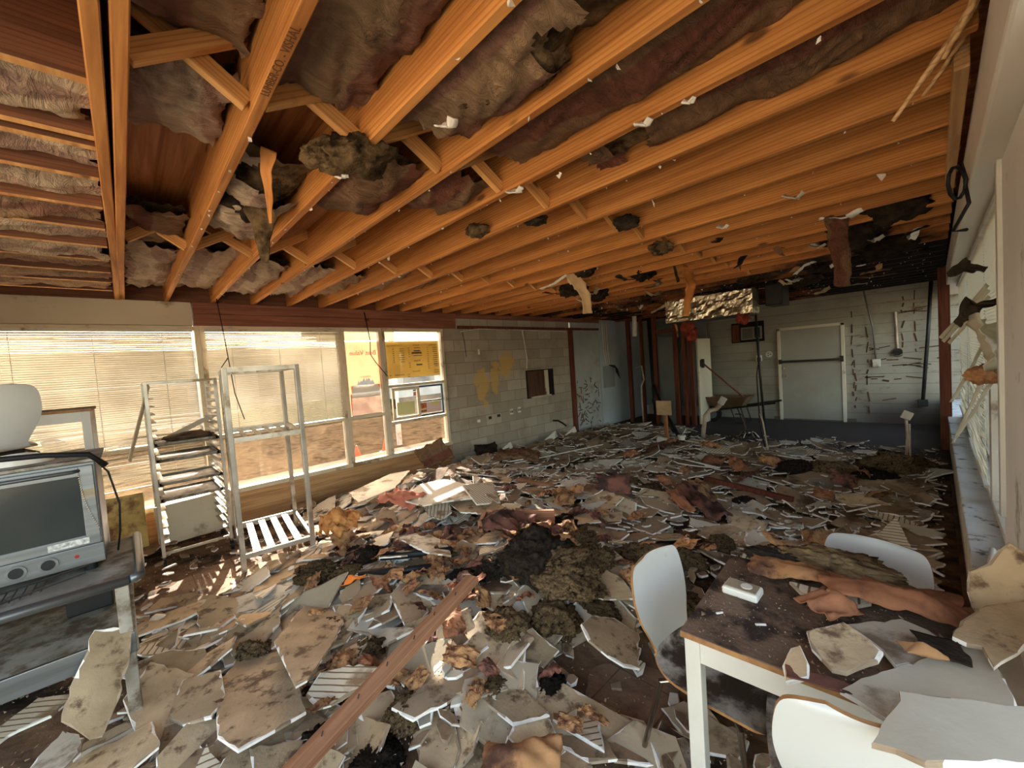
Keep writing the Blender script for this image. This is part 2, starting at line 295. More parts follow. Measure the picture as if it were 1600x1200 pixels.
# ------------------------------------------------------------------ mesh helpers
class MB:
    def __init__(s): s.v = []; s.f = []; s.m = []
    def add(s, vs, fs, mi=0):
        o = len(s.v); s.v += [tuple(p) for p in vs]; s.f += [tuple(i + o for i in f) for f in fs]; s.m += [mi] * len(fs); return s
    def box(s, x0, x1, y0, y1, z0, z1, mi=0, bev=0.0):
        if bev > 0:
            return s.bev((x0 + x1) / 2, (y0 + y1) / 2, (z0 + z1) / 2, x1 - x0, y1 - y0, z1 - z0, bev, mi)
        vs = [(x, y, z) for x in (x0, x1) for y in (y0, y1) for z in (z0, z1)]
        return s.add(vs, [(0, 1, 3, 2), (4, 6, 7, 5), (0, 4, 5, 1), (2, 3, 7, 6), (0, 2, 6, 4), (1, 5, 7, 3)], mi)
    def bev(s, cx, cy, cz, dx, dy, dz, r, mi=0, mtx=None):
        bm = bmesh.new(); bmesh.ops.create_cube(bm, size=1)
        bmesh.ops.scale(bm, vec=(dx, dy, dz), verts=bm.verts)
        r = min(r, dx * .45, dy * .45, dz * .45)
        bmesh.ops.bevel(bm, geom=bm.edges[:], offset=r, segments=2, affect='EDGES', profile=.5)
        if mtx: bmesh.ops.transform(bm, matrix=mtx, verts=bm.verts)
        bm.verts.index_update()
        s.add([(v.co.x + cx, v.co.y + cy, v.co.z + cz) for v in bm.verts], [[v.index for v in f.verts] for f in bm.faces], mi)
        bm.free(); return s
    def bar(s, a, b, w, h=None, mi=0, up=(0, 0, 1), jag=0):
        a = Vector(a); b = Vector(b); h = h or w; d = (b - a).normalized(); u = Vector(up)
        if abs(d.dot(u)) > .95: u = Vector((1, 0, 0))
        sd = d.cross(u).normalized() * (w / 2); u = sd.cross(d).normalized() * (h / 2)
        vs = [p + i * sd + j * u for p in (a, b) for i, j in ((-1, -1), (1, -1), (1, 1), (-1, 1))]
        return s.add(vs, [(0, 1, 2, 3), (7, 6, 5, 4), (0, 4, 5, 1), (1, 5, 6, 2), (2, 6, 7, 3), (3, 7, 4, 0)], mi)
    def tube(s, pts, r, mi=0, n=8, rs=None, caps=True):
        pts = [Vector(p) for p in pts]; o = []; prev = None
        for i, p in enumerate(pts):
            d = (pts[min(i + 1, len(pts) - 1)] - pts[max(i - 1, 0)]).normalized()
            if prev is None:
                u = Vector((0, 0, 1)) if abs(d.z) < .9 else Vector((1, 0, 0)); a = d.cross(u).normalized()
            else: a = (prev - d * prev.dot(d)).normalized()
            prev = a; bb = d.cross(a); rr = rs[i] if rs else r
            o += [p + (a * math.cos(t) + bb * math.sin(t)) * rr for t in [2 * math.pi * k / n for k in range(n)]]
        fs = [(i * n + k, i * n + (k + 1) % n, (i + 1) * n + (k + 1) % n, (i + 1) * n + k) for i in range(len(pts) - 1) for k in range(n)]
        if caps: fs += [tuple(range(n))[::-1], tuple(range((len(pts) - 1) * n, len(pts) * n))]
        return s.add(o, fs, mi)
    def grid(s, P, mi=0, solid=0.0):
        ny = len(P); nx = len(P[0]); vs = [p for row in P for p in row]
        fs = [(j * nx + i, j * nx + i + 1, (j + 1) * nx + i + 1, (j + 1) * nx + i) for j in range(ny - 1) for i in range(nx - 1)]
        return s.add(vs, fs, mi)
    def prism(s, poly, z0, z1, mi=0, side=None):
        n = len(poly); vs = [(x, y, z0) for x, y in poly] + [(x, y, z1) for x, y in poly]
        s.add(vs, [tuple(range(n))[::-1], tuple(range(n, 2 * n))], mi)
        return s.add(vs, [(i, (i + 1) % n, n + (i + 1) % n, n + i) for i in range(n)], mi if side is None else side)
    def disc(s, c, ax, r, t, mi=0, n=20):
        c = Vector(c); ax = Vector(ax).normalized(); return s.tube([c - ax * t / 2, c + ax * t / 2], r, mi, n)
    def mesh(s, name, mats, smooth=False):
        me = D.meshes.new(name); me.from_pydata(s.v, [], s.f)
        for m_ in (mats if isinstance(mats, (list, tuple)) else [mats]): me.materials.append(m_)
        me.polygons.foreach_set('material_index', s.m)
        if smooth: me.polygons.foreach_set('use_smooth', [True] * len(s.f))
        me.update(); return me
    def build(s, name, mats, parent=None, smooth=False, base=True, loc=None):
        """world-coordinate verts -> object; top-level objects get their origin at their base"""
        if parent is not None: o_ = Vector(parent['_w'])
        elif loc is not None: o_ = Vector(loc)
        elif base:
            a = np.array(s.v); o_ = Vector(((a[:, 0].min() + a[:, 0].max()) / 2, (a[:, 1].min() + a[:, 1].max()) / 2, a[:, 2].min()))
        else: o_ = Vector((0, 0, 0))
        s.v = [(p[0] - o_.x, p[1] - o_.y, p[2] - o_.z) for p in s.v]
        ob = D.objects.new(name, s.mesh(name, mats, smooth)); COL.objects.link(ob)
        if parent is not None: ob.parent = parent; ob['_w'] = tuple(o_)
        else: ob.location = o_; ob['_w'] = tuple(o_)
        return ob
def tag(o, label=None, cat=None, group=None, kind=None):
    if label: o['label'] = label
    if cat: o['category'] = cat
    if group: o['group'] = group
    if kind: o['kind'] = kind
    return o
def thing(name, label, cat, loc=(0, 0, 0), group=None, kind=None):
    o = D.objects.new(name, None); COL.objects.link(o); o.location = loc; o['_w'] = tuple(loc); o.empty_display_size = .1
    return tag(o, label, cat, group, kind)
def copy_obj(o, parent=None):
    c = o.copy(); COL.objects.link(c)
    if parent: c.parent = parent
    return c
def copy_tree(o, parent=None):
    c = copy_obj(o, parent)
    for ch in list(o.children): copy_tree(ch, c)
    return c
def fbm(x, y, z=0, s=1, o=4): return noise.fractal(Vector((x * s, y * s, z * s)), 1.0, 2.0, o)
def struct(o): o['kind'] = 'structure'; return o
def text(body, size, loc, rot, m_, parent, name='lettering', ext=.0006, align='CENTER'):
    c = D.curves.new(name, 'FONT'); c.body = body; c.size = size; c.extrude = ext; c.align_x = align; c.align_y = 'CENTER'
    c.materials.append(m_); tmp = D.objects.new(name, c); COL.objects.link(tmp); bpy.context.view_layer.update()
    me = D.meshes.new_from_object(tmp.evaluated_get(bpy.context.evaluated_depsgraph_get())); D.objects.remove(tmp)
    o = D.objects.new(name, me); COL.objects.link(o)
    o.parent = parent; o.location = Vector(loc) - Vector(parent['_w']); o.rotation_euler = rot; return o
ORD = ['first', 'second', 'third', 'fourth', 'fifth', 'sixth', 'seventh', 'eighth', 'ninth', 'tenth', 'eleventh', 'twelfth', 'thirteenth', 'fourteenth', 'fifteenth', 'sixteenth', 'seventeenth', 'eighteenth', 'nineteenth', 'twentieth', 'twenty-first', 'twenty-second', 'twenty-third', 'twenty-fourth', 'twenty-fifth', 'twenty-sixth', 'twenty-seventh', 'twenty-eighth']

# ------------------------------------------------------------------ room shell
WX = -5.8; YB = 10.92; CZ = 2.66; DZ = 2.945
struct(MB().box(-5.95, .6, -1.7, 11.1, -.12, 0).build('floor', floor_m, base=False))
struct(MB().box(-6.0, .35, -1.7, 11.1, DZ, DZ + .03).build('ceiling', ply_m, base=False))
wl = thing('wall_left', None, None, (WX, 4, 0)); struct(wl)
MB().box(-5.95, WX, -1.7, 3.97, 0, .42).build('lower_wall', dirty_ply, wl)
MB().box(-5.95, WX, 3.97, 7.45, 0, 2.66).build('block_panel', block_m, wl)
MB().box(-5.95, WX, -1.7, .62, 2.40, 2.66, bev=.004).build('header_panel', cream, wl)
h = MB()
for z0, z1 in ((2.405, 2.53), (2.532, 2.66)): h.box(-5.95, WX + .03, .63, 4.25, z0, z1, bev=.004)
h.build('header_beam', redwood_m, wl)
MB().box(-5.95, WX, 7.5, 8.6, 0, 2.66).build('painted_panel', mat('glue_stained_panel', L((170, 172, 168)), L((156, 158, 152)), 2, .7, kind='World', dirt=L((148, 140, 116)), dirt_amt=.35, dirt_scale=1.6), wl)
MB().box(-5.95, WX + .02, 8.6, 10.92, 0, 2.66).build('painted_panel', mat('grey_blue_panel', L((168, 176, 178)), L((156, 162, 164)), 1, .7, kind='World'), wl)
MB().box(WX - .05, WX + .06, 4.25, 8.6, 2.58, 2.66).build('top_plate', redwood_m, wl)
MB().box(WX - .02, WX + .05, 7.4, 7.53, 0, 2.45, bev=.004).build('door_post', stud_m, wl)
MB().box(WX, WX + .04, 4.3, 8.6, 2.40, 2.45).build('ledger_strip', stud_m, wl)
# glue patch on the painted panel
g_ = MB()
for i in range(60):
    y_ = rnd.uniform(7.62, 8.5); z_ = rnd.uniform(.1, 1.25); a_ = rnd.uniform(0, 3.1); l_ = rnd.uniform(.05, .18)
    g_.bar((WX + .004, y_ - math.cos(a_) * l_ / 2, z_ - math.sin(a_) * l_ / 2), (WX + .004, y_ + math.cos(a_) * l_ / 2, z_ + math.sin(a_) * l_ / 2), .008, .022)
g_.build('adhesive_smears', mat('olive_adhesive', L((118, 100, 70)), L((86, 70, 48)), 9, .9), wl)
wb = thing('wall_back', None, None, (-2.5, YB, 0)); struct(wb)
MB().box(-5.95, .6, YB, YB + .15, 0, 2.95).build('painted_block', back_m, wb)
MB().box(-2.62, -1.15, YB - .03, YB, 0, .07).build('threshold', kerb, wb)
ad = MB()
for (x_, z0, z1) in ((-1.18, .55, 2.35), (-.95, .2, 2.0), (-.42, 1.5, 2.5), (-.25, 1.4, 2.4), (-1.15, .3, 1.3)):
    z_ = z0
    while z_ < z1:
        l_ = rnd.uniform(.05, .22); ad.bar((x_ + rnd.uniform(-.02, .02), YB - .004, z_), (x_ + rnd.uniform(-.02, .02), YB - .004, z_ + l_), .01, rnd.uniform(.012, .026), up=(1, 0, 0)); z_ += l_ + rnd.uniform(.02, .15)
for i in range(26):
    x_ = rnd.uniform(-1.0, .1); z_ = rnd.choice([.5, .7, .9, 1.15, 1.3, 1.5, 2.2]) + rnd.uniform(-.04, .04); l_ = rnd.uniform(.05, .3)
    ad.bar((x_, YB - .004, z_), (x_ + l_, YB - .004, z_ + rnd.uniform(-.05, .05)), .01, .018)
ad.build('adhesive_smears', mat('brown_adhesive', L((92, 66, 46)), L((64, 46, 34)), 9, .9), wb)
# unseen south wall, shaped for light: blocks sun at left, open for sky fill
MB().box(-6.0, -5.86, -1.7, YB, 2.66, DZ).build('rim_board', joisty_m, wl)
ws = thing('wall_front_blocker', None, None, (-4, -1.65, 0)); struct(ws)
MB().box(-5.95, -3.5, -1.75, -1.6, 0, 2.95).build('painted_panel', cream, ws)
# right wall
wr = thing('wall_right', None, None, (.2, 5, 0)); struct(wr)
MB().box(.13, .5, 1.0, YB, 0, .47).build('lower_wall', cream, wr)
MB().box(.115, .36, 1.9, YB, .47, .50, bev=.006).build('sill', mat('sooty_white_sill', L((206, 208, 206)), L((190, 190, 186)), 4, .5, kind='World', dirt=L((70, 62, 56)), dirt_amt=.3, dirt_scale=7), wr)
MB().box(.125, .45, -.2, YB, 2.40, 2.66, bev=.01).build('header_panel', mat('white_header_paint', L((224, 218, 206)), L((212, 205, 192)), 1, .6), wr)
MB().box(.2, .45, 1.5, 2.72, .50, 2.40, bev=.01).build('wide_post', mat('greyed_white_panel', L((232, 230, 226)), L((218, 214, 208)), 1, .55, dirt=L((150, 140, 128)), dirt_amt=.12), wr)
MB().box(.185, .205, 2.66, 2.72, .9, 2.40, bev=.003).build('corner_bead', white_metal, wr)
MB().box(.3, .5, -.2, YB, 2.66, 2.95).build('upper_wall', void_shade_m, wr)  # darkness of the cavity behind the joist ends put into the colour
MB().box(.04, .16, 8.6, 8.75, 0, 2.66).build('corner_stud', stud_m, wr)
st = MB().box(.06, .10, 2.2, 3.9, 2.62, 2.70, bev=.004)
st.build('torn_plate', wood('raw_split_wood', L((206, 168, 120)), L((180, 138, 92)), 1, vary=0), wr)

# windows of the left wall
def window(idx, y0, y1, z0=.44, z1=2.39, x=WX, transoms=(), pane=pane_m, fw=.05, dep=.09, panes=None, fm=frame_m):
    t = thing('window_%d' % idx, None, None, (x, (y0 + y1) / 2, z0)); struct(t)
    f = MB(); xa, xb = x - dep * .6, x + dep * .4
    f.box(xa, xb, y0, y0 + fw, z0, z1, bev=.004).box(xa, xb, y1 - fw, y1, z0, z1, bev=.004)
    f.box(xa, xb, y0 + fw, y1 - fw, z1 - fw, z1, bev=.004).box(xa, xb + .04, y0 + fw * 0, y1, z0 - .025, z0 + fw * .6, bev=.004)
    for tz in transoms: f.box(xa, xb, y0 + fw, y1 - fw, tz - .02, tz + .025, bev=.003)
    f.build('window_frame', fm, t)
    zs = [z0 + fw * .6] + [z for z in transoms] + [z1 - fw]
    for i in range(len(zs) - 1):
        if panes and not panes[i]: continue
        MB().box(x - .022, x - .016, y0 + fw * .8, y1 - fw * .8, zs[i], zs[i + 1]).build('pane', pane_dirty if i == 0 and transoms else pane, t)
    return t
window(1, -1.55, .67, transoms=(1.1,)); window(2, .67, 2.25, transoms=(1.1,)); window(3, 2.25, 2.86, transoms=(1.1,))
w4 = window(4, 2.86, 3.97, transoms=(.93, 1.5), panes=(1, 0, 1))
# sliding service window in window 4
f = MB()
def rect_frame(f, x, y0, y1, z0, z1, w_, d_, mi=0):
    f.box(x - d_ / 2, x + d_ / 2, y0, y0 + w_, z0, z1, mi, .002).box(x - d_ / 2, x + d_ / 2, y1 - w_, y1, z0, z1, mi, .002)
    f.box(x - d_ / 2, x + d_ / 2, y0 + w_, y1 - w_, z1 - w_, z1, mi, .002).box(x - d_ / 2, x + d_ / 2, y0 + w_, y1 - w_, z0, z0 + w_, mi, .002)
rect_frame(f, WX + .02, 2.95, 3.43, .97, 1.47, .045, .035); f.build('sliding_sash', frame_m, w4)
f = MB(); rect_frame(f, WX - .01, 3.40, 3.90, .97, 1.47, .03, .03); f.box(WX - .02, WX, 3.43, 3.87, 1.20, 1.22)
f.build('outer_sash', bluegrey, w4)
MB().box(WX + .015, WX + .02, 2.99, 3.39, 1.01, 1.43).build('pane', pane_m, w4)
MB().box(WX - .012, WX - .008, 3.43, 3.87, 1.0, 1.44).build('pane', pane_m, w4)
MB().box(WX + .045, WX + .06, 2.965, 2.985, 1.15, 1.3, bev=.004).build('pull_handle', dark_metal, w4)
def sheet(name, label, cat, y0, y1, z0, z1, x, m_, jag=None):
    b_ = MB(); b_.box(x - .001, x + .001, y0, y1, z0, z1); o = b_.build(name, m_); return tag(o, label, cat)
sheet('paper_notice', 'pale green blank notice taped low inside the sliding service window', 'notice', 3.02, 3.33, 1.04, 1.24, WX + .024, mat('pale_green_sheet', L((206, 204, 150)), None, 3, .7))
st_ = thing('card_sticker_strip', 'small column of coloured card stickers on the sliding service window', 'stickers', (WX + .022, 3.36, 1.28))
for z_, c_ in ((1.39, (110, 120, 110)), (1.35, (196, 110, 70)), (1.32, (200, 90, 70)), (1.285, (220, 220, 210))):
    MB().box(WX + .021, WX + .023, 3.32, 3.375, z_, z_ + .028).build('sticker', mat('sticker%d' % int(z_ * 1000), L(c_), None, 3, .6), st_)
nb = thing('notice_board', 'pinkish printed notice with orange picture in the outer service sash', 'notice', (WX - .005, 3.65, 1.02))
MB().box(WX - .006, WX - .004, 3.44, 3.85, 1.02, 1.19).build('card', mat('pinkish_card', L((214, 190, 186)), None, 3, .7), nb)
MB().box(WX - .004, WX - .002, 3.45, 3.56, 1.09, 1.18).build('picture', mat('orange_picture', L((206, 120, 60)), L((120, 50, 40)), 30, .6), nb)
MB().box(WX - .004, WX - .002, 3.45, 3.56, 1.03, 1.07).build('picture', mat('brown_picture', L((96, 80, 60)), L((190, 110, 60)), 30, .6), nb)
MB().box(WX - .004, WX - .002, 3.67, 3.8, 1.12, 1.19).build('picture', mat('tan_picture', L((206, 196, 130)), None, 30, .6), nb)
# poster with a torn hole, seen from behind, in window 3
ps = thing('shop_poster', 'salmon poster with torn lower half in the narrow window, lettering reversed', 'poster', (WX - .03, 2.55, 1.1))
b_ = MB(); N = 28; top = 2.2; y0, y1 = 2.31, 2.81
low = []
for i in range(N + 1):
    y_ = y0 + (y1 - y0) * i / N; t_ = (i / N - .55) / .45
    z_ = 1.5 + .14 * max(0, 1 - t_ * t_) + rnd.uniform(-.03, .03) if i > 2 else 1.13
    low.append((y_, z_))
for i in range(N): b_.add([(WX - .03, low[i][0], low[i][1]), (WX - .03, low[i + 1][0], low[i + 1][1]), (WX - .03, low[i + 1][0], top), (WX - .03, low[i][0], top)], [(0, 1, 2, 3)])
b_.build('poster_sheet', salmon, ps)
b_ = MB().box(WX - .036, WX - .034, 2.36, 2.8, 1.45, 1.56).box(WX - .036, WX - .034, 2.34, 2.8, 1.38, 1.44); 
b_.build('torn_backing', translucent('white_backing', L((180, 174, 166)), .3), ps)
MB().box(WX - .037, WX - .035, 2.34, 2.8, 1.12, 1.38).build('torn_backing', translucent('mauve_backing', L((190, 170, 160)), .4, .5, L((206, 192, 180)), 6), ps)
RV = (R(90), 0, R(90))  # reads correctly from inside; mirrored below with scale -1
def mirrored(body, size, y_, z_, x_, m_, parent, align='CENTER'):
    o = text(body, size, (x_, y_, z_), (R(90), 0, R(90)), m_, parent, align=align); o.scale = (-1, 1, 1); return o
mirrored('Best Value', .095, 2.575, 2.03, WX - .025, inkpink, ps)
mirrored('Every Day', .04, 2.58, 1.68, WX - .025, mat('faded_pink', L((226, 176, 150)), None, 3, .7), ps)
mn = thing('menu_sheet', 'yellow food menu sheet in the rightmost window, columns of print reversed', 'menu', (WX - .03, 3.4, 1.6))
MB().box(WX - .031, WX - .029, 2.93, 3.9, 1.62, 2.2).build('menu_paper', menu_m, mn)
for tx, y_, z_ in (('Cold Beverage', 3.08, 2.13), ('Kulcha', 3.47, 2.13), ('Parathas', 3.78, 2.13), ('Breads', 3.47, 1.88), ('Dessert', 3.44, 1.71)):
    mirrored(tx, .045, y_, z_, WX - .026, ink, mn)
b_ = MB()
for (yc_, wd, zt, k) in ((3.2, .1, 2.07, 7), (3.06, .03, 2.07, 7), (3.33, .03, 2.08, 5), (3.47, .16, 2.08, 1), (3.47, .2, 1.99, 2), (3.68, .03, 2.08, 11), (3.82, .1, 2.08, 10), (3.33, .03, 1.84, 3), (3.12, .2, 1.66, 1), (2.98, .04, 1.66, 1), (3.3, .04, 1.66, 2), (3.82, .12, 1.7, 2)):
    for i in range(k): b_.box(WX - .0275, WX - .0265, yc_ - wd / 2 * rnd.uniform(.5, 1), yc_ + wd / 2, zt - i * .034, zt - i * .034 + .011)
b_.build('print_lines', ink, mn)
MB().box(WX - .0275, WX - .0265, 3.42, 3.54, 2.03, 2.05).box(WX - .0275, WX - .0265, 3.38, 3.56, 2.0, 2.02).box(WX - .0275, WX - .0265, 3.45, 3.56, 1.80, 1.825).box(WX - .0275, WX - .0265, 3.78, 3.88, 1.80, 1.82).build('print_bars', inkblue, mn)

# blinds on the left wall
def blind(name, label, y0, y1, ztop, zbot, x, m_, tilt=R(50), messy=0, axis='y', drop=None, pitch=.0215):
    t = thing(name, label, 'blind', (x, (y0 + y1) / 2, zbot))
    MB().box(x - .02, x + .02, y0, y1, ztop - .03, ztop, bev=.003).build('headrail', white_metal, t)
    sl = MB(); z = ztop - .045; k = 0; w_ = .0125
    while z > zbot:
        ms = messy * max(0, min(1, (1.45 - z) / .3)) if messy else 0
        tl = tilt + rnd.uniform(-.05, .05) + ms * rnd.uniform(-.9, .5)
        ns = 10 if messy else 5; P = [[], [], []]
        ph = rnd.uniform(0, 6)
        for i in range(ns + 1):
            y_ = y0 + .01 + (y1 - y0 - .02) * i / ns
            dz = ms * (.02 * math.sin(y_ * 3.2 + 1) + .012 * math.sin(y_ * 6 + ph)) + rnd.uniform(-.0008, .0008)
            for q, s_ in enumerate((-1, 0, 1)):
                P[q].append((x + s_ * w_ * math.cos(tl), y_, z + dz + s_ * w_ * math.sin(tl) + (.0016 if s_ == 0 else 0)))
        sl.grid(P); z -= pitch * (1 + ms * rnd.uniform(-.25, .5)); k += 1
    sl.build('slats', m_, t, smooth=True)
    MB().box(x - .014, x + .014, y0, y1, zbot - .03, zbot - .012, bev=.003).build('bottom_rail', white_metal, t)
    n_ = max(2, int((y1 - y0) / .5))
    for i in range(n_):
        y_ = y0 + (y1 - y0) * (i + .5) / n_
        MB().tube([(x + .015, y_, ztop - .03), (x + .015, y_, zbot - .02)], .002, n=5).build('ladder_cord', white_metal, t)
    return t
blind('venetian_blind', 'sunlit cream venetian blind behind the oven, its lower slats crumpled', -1.5, .60, 2.35, .72, WX + .065, shade_b, messy=1)
blind('venetian_blind', 'cream venetian blind in the window behind the open metal racks, hanging straight', .70, 2.2, 2.35, 1.14, WX + .065, shade_b)
# right wall windows and blinds
RX = .31
for i, (a_, b2) in enumerate(((2.72, 4.3), (4.3, 6.4), (6.4, 8.6))):
    window(5 + i, a_, b2, .5, 2.40, RX, fw=.06, fm=white_metal)
t = blind('venetian_blind', 'cream blind on the right wall, nearest the wide white post, torn at its foot', 2.80, 4.2, 2.38, 1.45, .235, shade_r, tilt=-R(66))
blind('venetian_blind', 'white blind on the right wall, middle one of the row of three', 4.35, 6.3, 2.38, .62, .24, shade_r, tilt=-R(66), messy=.6)
blind('venetian_blind', 'white blind on the right wall, farthest one, beside the dark corner', 6.5, 8.5, 2.38, .7, .24, shade_r, tilt=-R(66), messy=.6)
MB_ = MB().box(.24, .34, 2.95, 3.1, .5, 1.5, bev=.004).box(.225, .245, 2.93, 2.96, .5, 1.5, bev=.002)
tag(MB_.build('channel_post', mat('grey_channel', L((160, 162, 160)), None, 2, .5, .3)), 'grey channel-shaped metal post standing on the right window sill', 'post')

# ------------------------------------------------------------------ outdoors
struct(MB().box(-60, -5.95, -40, 40, -.25, -.12).build('ground', conc, base=False))
struct(MB().box(-5.95, 40, -40, -1.75, -.25, -.12).build('ground_front_bounce', mat('pale_fill_ground', L((200, 186, 160)), L((184, 168, 142)), 2, .9, kind='World'), base=False))  # unseen ground behind the camera, coloured pale to bounce warm fill
struct(MB().box(.6, 40, -1.75, 40, -.25, -.12).build('ground_right', kerb, base=False))
tag(MB().box(-8.6, -5.96, -12, 14, -.12, -.02, bev=.01).build('sidewalk', kerb), 'pale concrete walkway running outside the left windows', 'walkway')
cn = thing('canopy', 'cream metal canopy roof with corrugated soffit outside the narrow poster window', 'canopy', (-9.6, 3, 0))
c_ = MB().box(-10.3, -9.3, 3.1, 4.95, 2.72, 2.9)
for i in range(12): c_.box(-10.2, -9.4, 3.15 + i * .15, 3.2 + i * .15, 2.69, 2.72)
c_.build('canopy_roof', soffit_m, cn)
MB().box(-9.34, -9.3, 3.1, 4.95, 2.52, 2.74).build('fascia', soffit_m, cn)
MB().box(-9.45, -9.35, 4.85, 4.95, -.12, 2.7).build('canopy_post', white_metal, cn)
hs = thing('shop_building', 'long low white building with dark windows across the car park', 'building', (-27, 0, 0))
MB().box(-31, -27, -24, 34, -.12, 3.2).build('wall', white_wall, hs)
MB().box(-31.5, -26.4, -24.5, 34.5, 3.2, 3.6).build('roof', mat('dull_roof', L((170, 150, 130)), None, 2, .8), hs)
for i in range(12): MB().box(-27.02, -26.9, -22 + i * 4.6, -19.4 + i * 4.6, .9, 2.4).build('shop_window', dark_shop, hs)
def hedge(x0, x1, y0, y1, z1, label):
    b_ = MB(); bm = bmesh.new(); bmesh.ops.create_cube(bm, size=1); bmesh.ops.subdivide_edges(bm, edges=bm.edges[:], cuts=14, use_grid_fill=True)
    for v in bm.verts:
        v.co = Vector((x0 + (v.co.x + .5) * (x1 - x0), y0 + (v.co.y + .5) * (y1 - y0), -.12 + (v.co.z + .5) * (z1 + .12)))
        v.co += noise.noise_vector(v.co * 2.3) * .18
    bm.verts.index_update(); b_.add([v.co[:] for v in bm.verts], [[v.index for v in f.verts] for f in bm.faces]); bm.free()
    tag(b_.build('hedge', leaf), label, 'hedge')
hedge(-14, -13, -7, -1.5, .9, 'green clipped hedge outside, seen below the overturned chair seat')
hedge(-19, -18, 1.5, 9, .7, 'dark hedge strip outside, seen through the blind behind the racks')
# simple parked van outside
vn = thing('van', 'white panel van parked outside beyond the left windows', 'van', (-17, 1.5, -.12))
MB().bev(-17, 0, 1.15, 1.9, 4.6, 1.5, .15).build('body', white_wall, vn)
MB().bev(-16.04, -.2, 1.45, .03, 3.2, .5, .02).build('side_window', dark_shop, vn)
for y_ in (-1.5, 1.4): MB().disc((-16.1, y_, .25), (1, 0, 0), .36, .2).build('wheel', black, vn)
for i, (x_, y_) in enumerate(((-8.9, 3.6), (-8.95, 4.3))):
    b_ = MB().tube([(x_, y_, -.1), (x_, y_, .16)], .05, n=12, rs=[.09, .015]); b_.box(x_ - .11, x_ + .11, y_ - .11, y_ + .11, -.12, -.1)
    tag(b_.build('marker_cone', mat('orange_cone%d' % i, L((214, 84, 50)), None, 3, .6)), ['small orange marker cone outside, left one seen low through the poster window', 'small orange marker cone outside, right one seen low through the poster window'][i], 'cone', 'marker cones outside the window')

# ------------------------------------------------------------------ ceiling timbers
def joist(y0, y1, label, x0=-5.85, x1=.11, zb=CZ, grp='roof joists running across the room'):
    me = MB(); n_ = 24; ph = rnd.uniform(0, 9)
    P = []
    for i in range(n_ + 1):
        x_ = x0 + (x1 - x0) * i / n_; w_ = .006 * math.sin(x_ * .9 + ph); z_ = .004 * math.sin(x_ * 1.3 + ph)
        c = .004
        P.append([(x_, y0 + w_, zb + z_ + c), (x_, y0 + c + w_, zb + z_), (x_, y1 - c + w_, zb + z_), (x_, y1 + w_, zb + z_ + c), (x_, y1 + w_, DZ), (x_, y0 + w_, DZ), (x_, y0 + w_, zb + z_ + c)])
    me.grid(P); me.add(P[0][:6], [(0, 1, 2, 3, 4, 5)]); me.add(P[-1][:6], [(5, 4, 3, 2, 1, 0)])
    o = me.build('ceiling_joist', joist_m); return tag(o, label, 'joist', grp)
JY = [.40 + .4055 * i for i in range(26)]
for i, (a_, s_) in enumerate(((0.002, 'left'), (.046, 'right'))):
    joist(a_, a_ + .04, '%s board of the doubled pale ceiling beam that the short joists butt into' % s_, zb=CZ - .005, grp='boards of the doubled beam')
J0 = None
for i, y_ in enumerate(JY):
    if y_ > 10.8: break
    o = joist(y_, y_ + .04, '%s ceiling joist counted from the doubled beam toward the far wall' % ORD[i])
    if i == 0: J0 = o
text('LUMBER-CO. - VISHAL', .036, (-1.36, .42, CZ - .0045), (R(180), 0, 0), stampink, J0, name='timber_stamp')
# short joists to the left of the beam, running toward the front wall
sx_ = [-.6, -1.0, -1.4, -1.81, -2.2, -2.29, -2.61, -3.01, -3.4, -3.8, -4.19, -4.6, -5.0, -5.4]
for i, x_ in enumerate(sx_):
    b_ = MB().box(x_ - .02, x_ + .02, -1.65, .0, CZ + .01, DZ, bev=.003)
    b_.m = [1 if sum(b_.v[q][2] for q in f_) / len(f_) < CZ + .0115 else 0 for f_ in b_.f]  # stain and weaker side light both put into colour: sides darker, bottoms paler
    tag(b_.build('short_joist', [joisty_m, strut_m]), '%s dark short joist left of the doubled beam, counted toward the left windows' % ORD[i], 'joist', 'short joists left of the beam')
# crossed bridging struts
bays = [(.088, JY[0])] + [(JY[i] + .04, JY[i + 1]) for i in range(24)]
for r_, (bx, wh) in enumerate(((-1.68, 'row nearer the camera'), (-3.65, 'row nearer the left windows'))):
    for i, (a_, c_) in enumerate(bays):
        for s_ in (0, 1):
            w2 = (c_ - a_); L_ = math.hypot(w2, .21)
            b_ = MB().bev(0, 0, 0, L_ + .01, .036, .062, .003)
            o = D.objects.new('bridging_strut', b_.mesh('bridging_strut', strut_m)); COL.objects.link(o)
            ang = math.atan2(.21, w2) * (1 if s_ else -1)
            o.location = (bx + (.042 if s_ else -.0), (a_ + c_) / 2, CZ + .143)
            o.rotation_euler = Euler((0, -ang, R(90)), 'XYZ')
            # local x -> along y with pitch
            d_ = Vector((0, w2, .21 if s_ else -.21)).normalized(); sd = Vector((1, 0, 0)); u_ = d_.cross(sd)
            o.rotation_euler = Matrix((d_, sd, u_)).transposed().to_euler()
            tag(o, '%s strut, %s bay from doubled beam, %s' % ('rising' if s_ else 'falling', ORD[i], wh), 'strut', 'bridging struts, ' + wh)
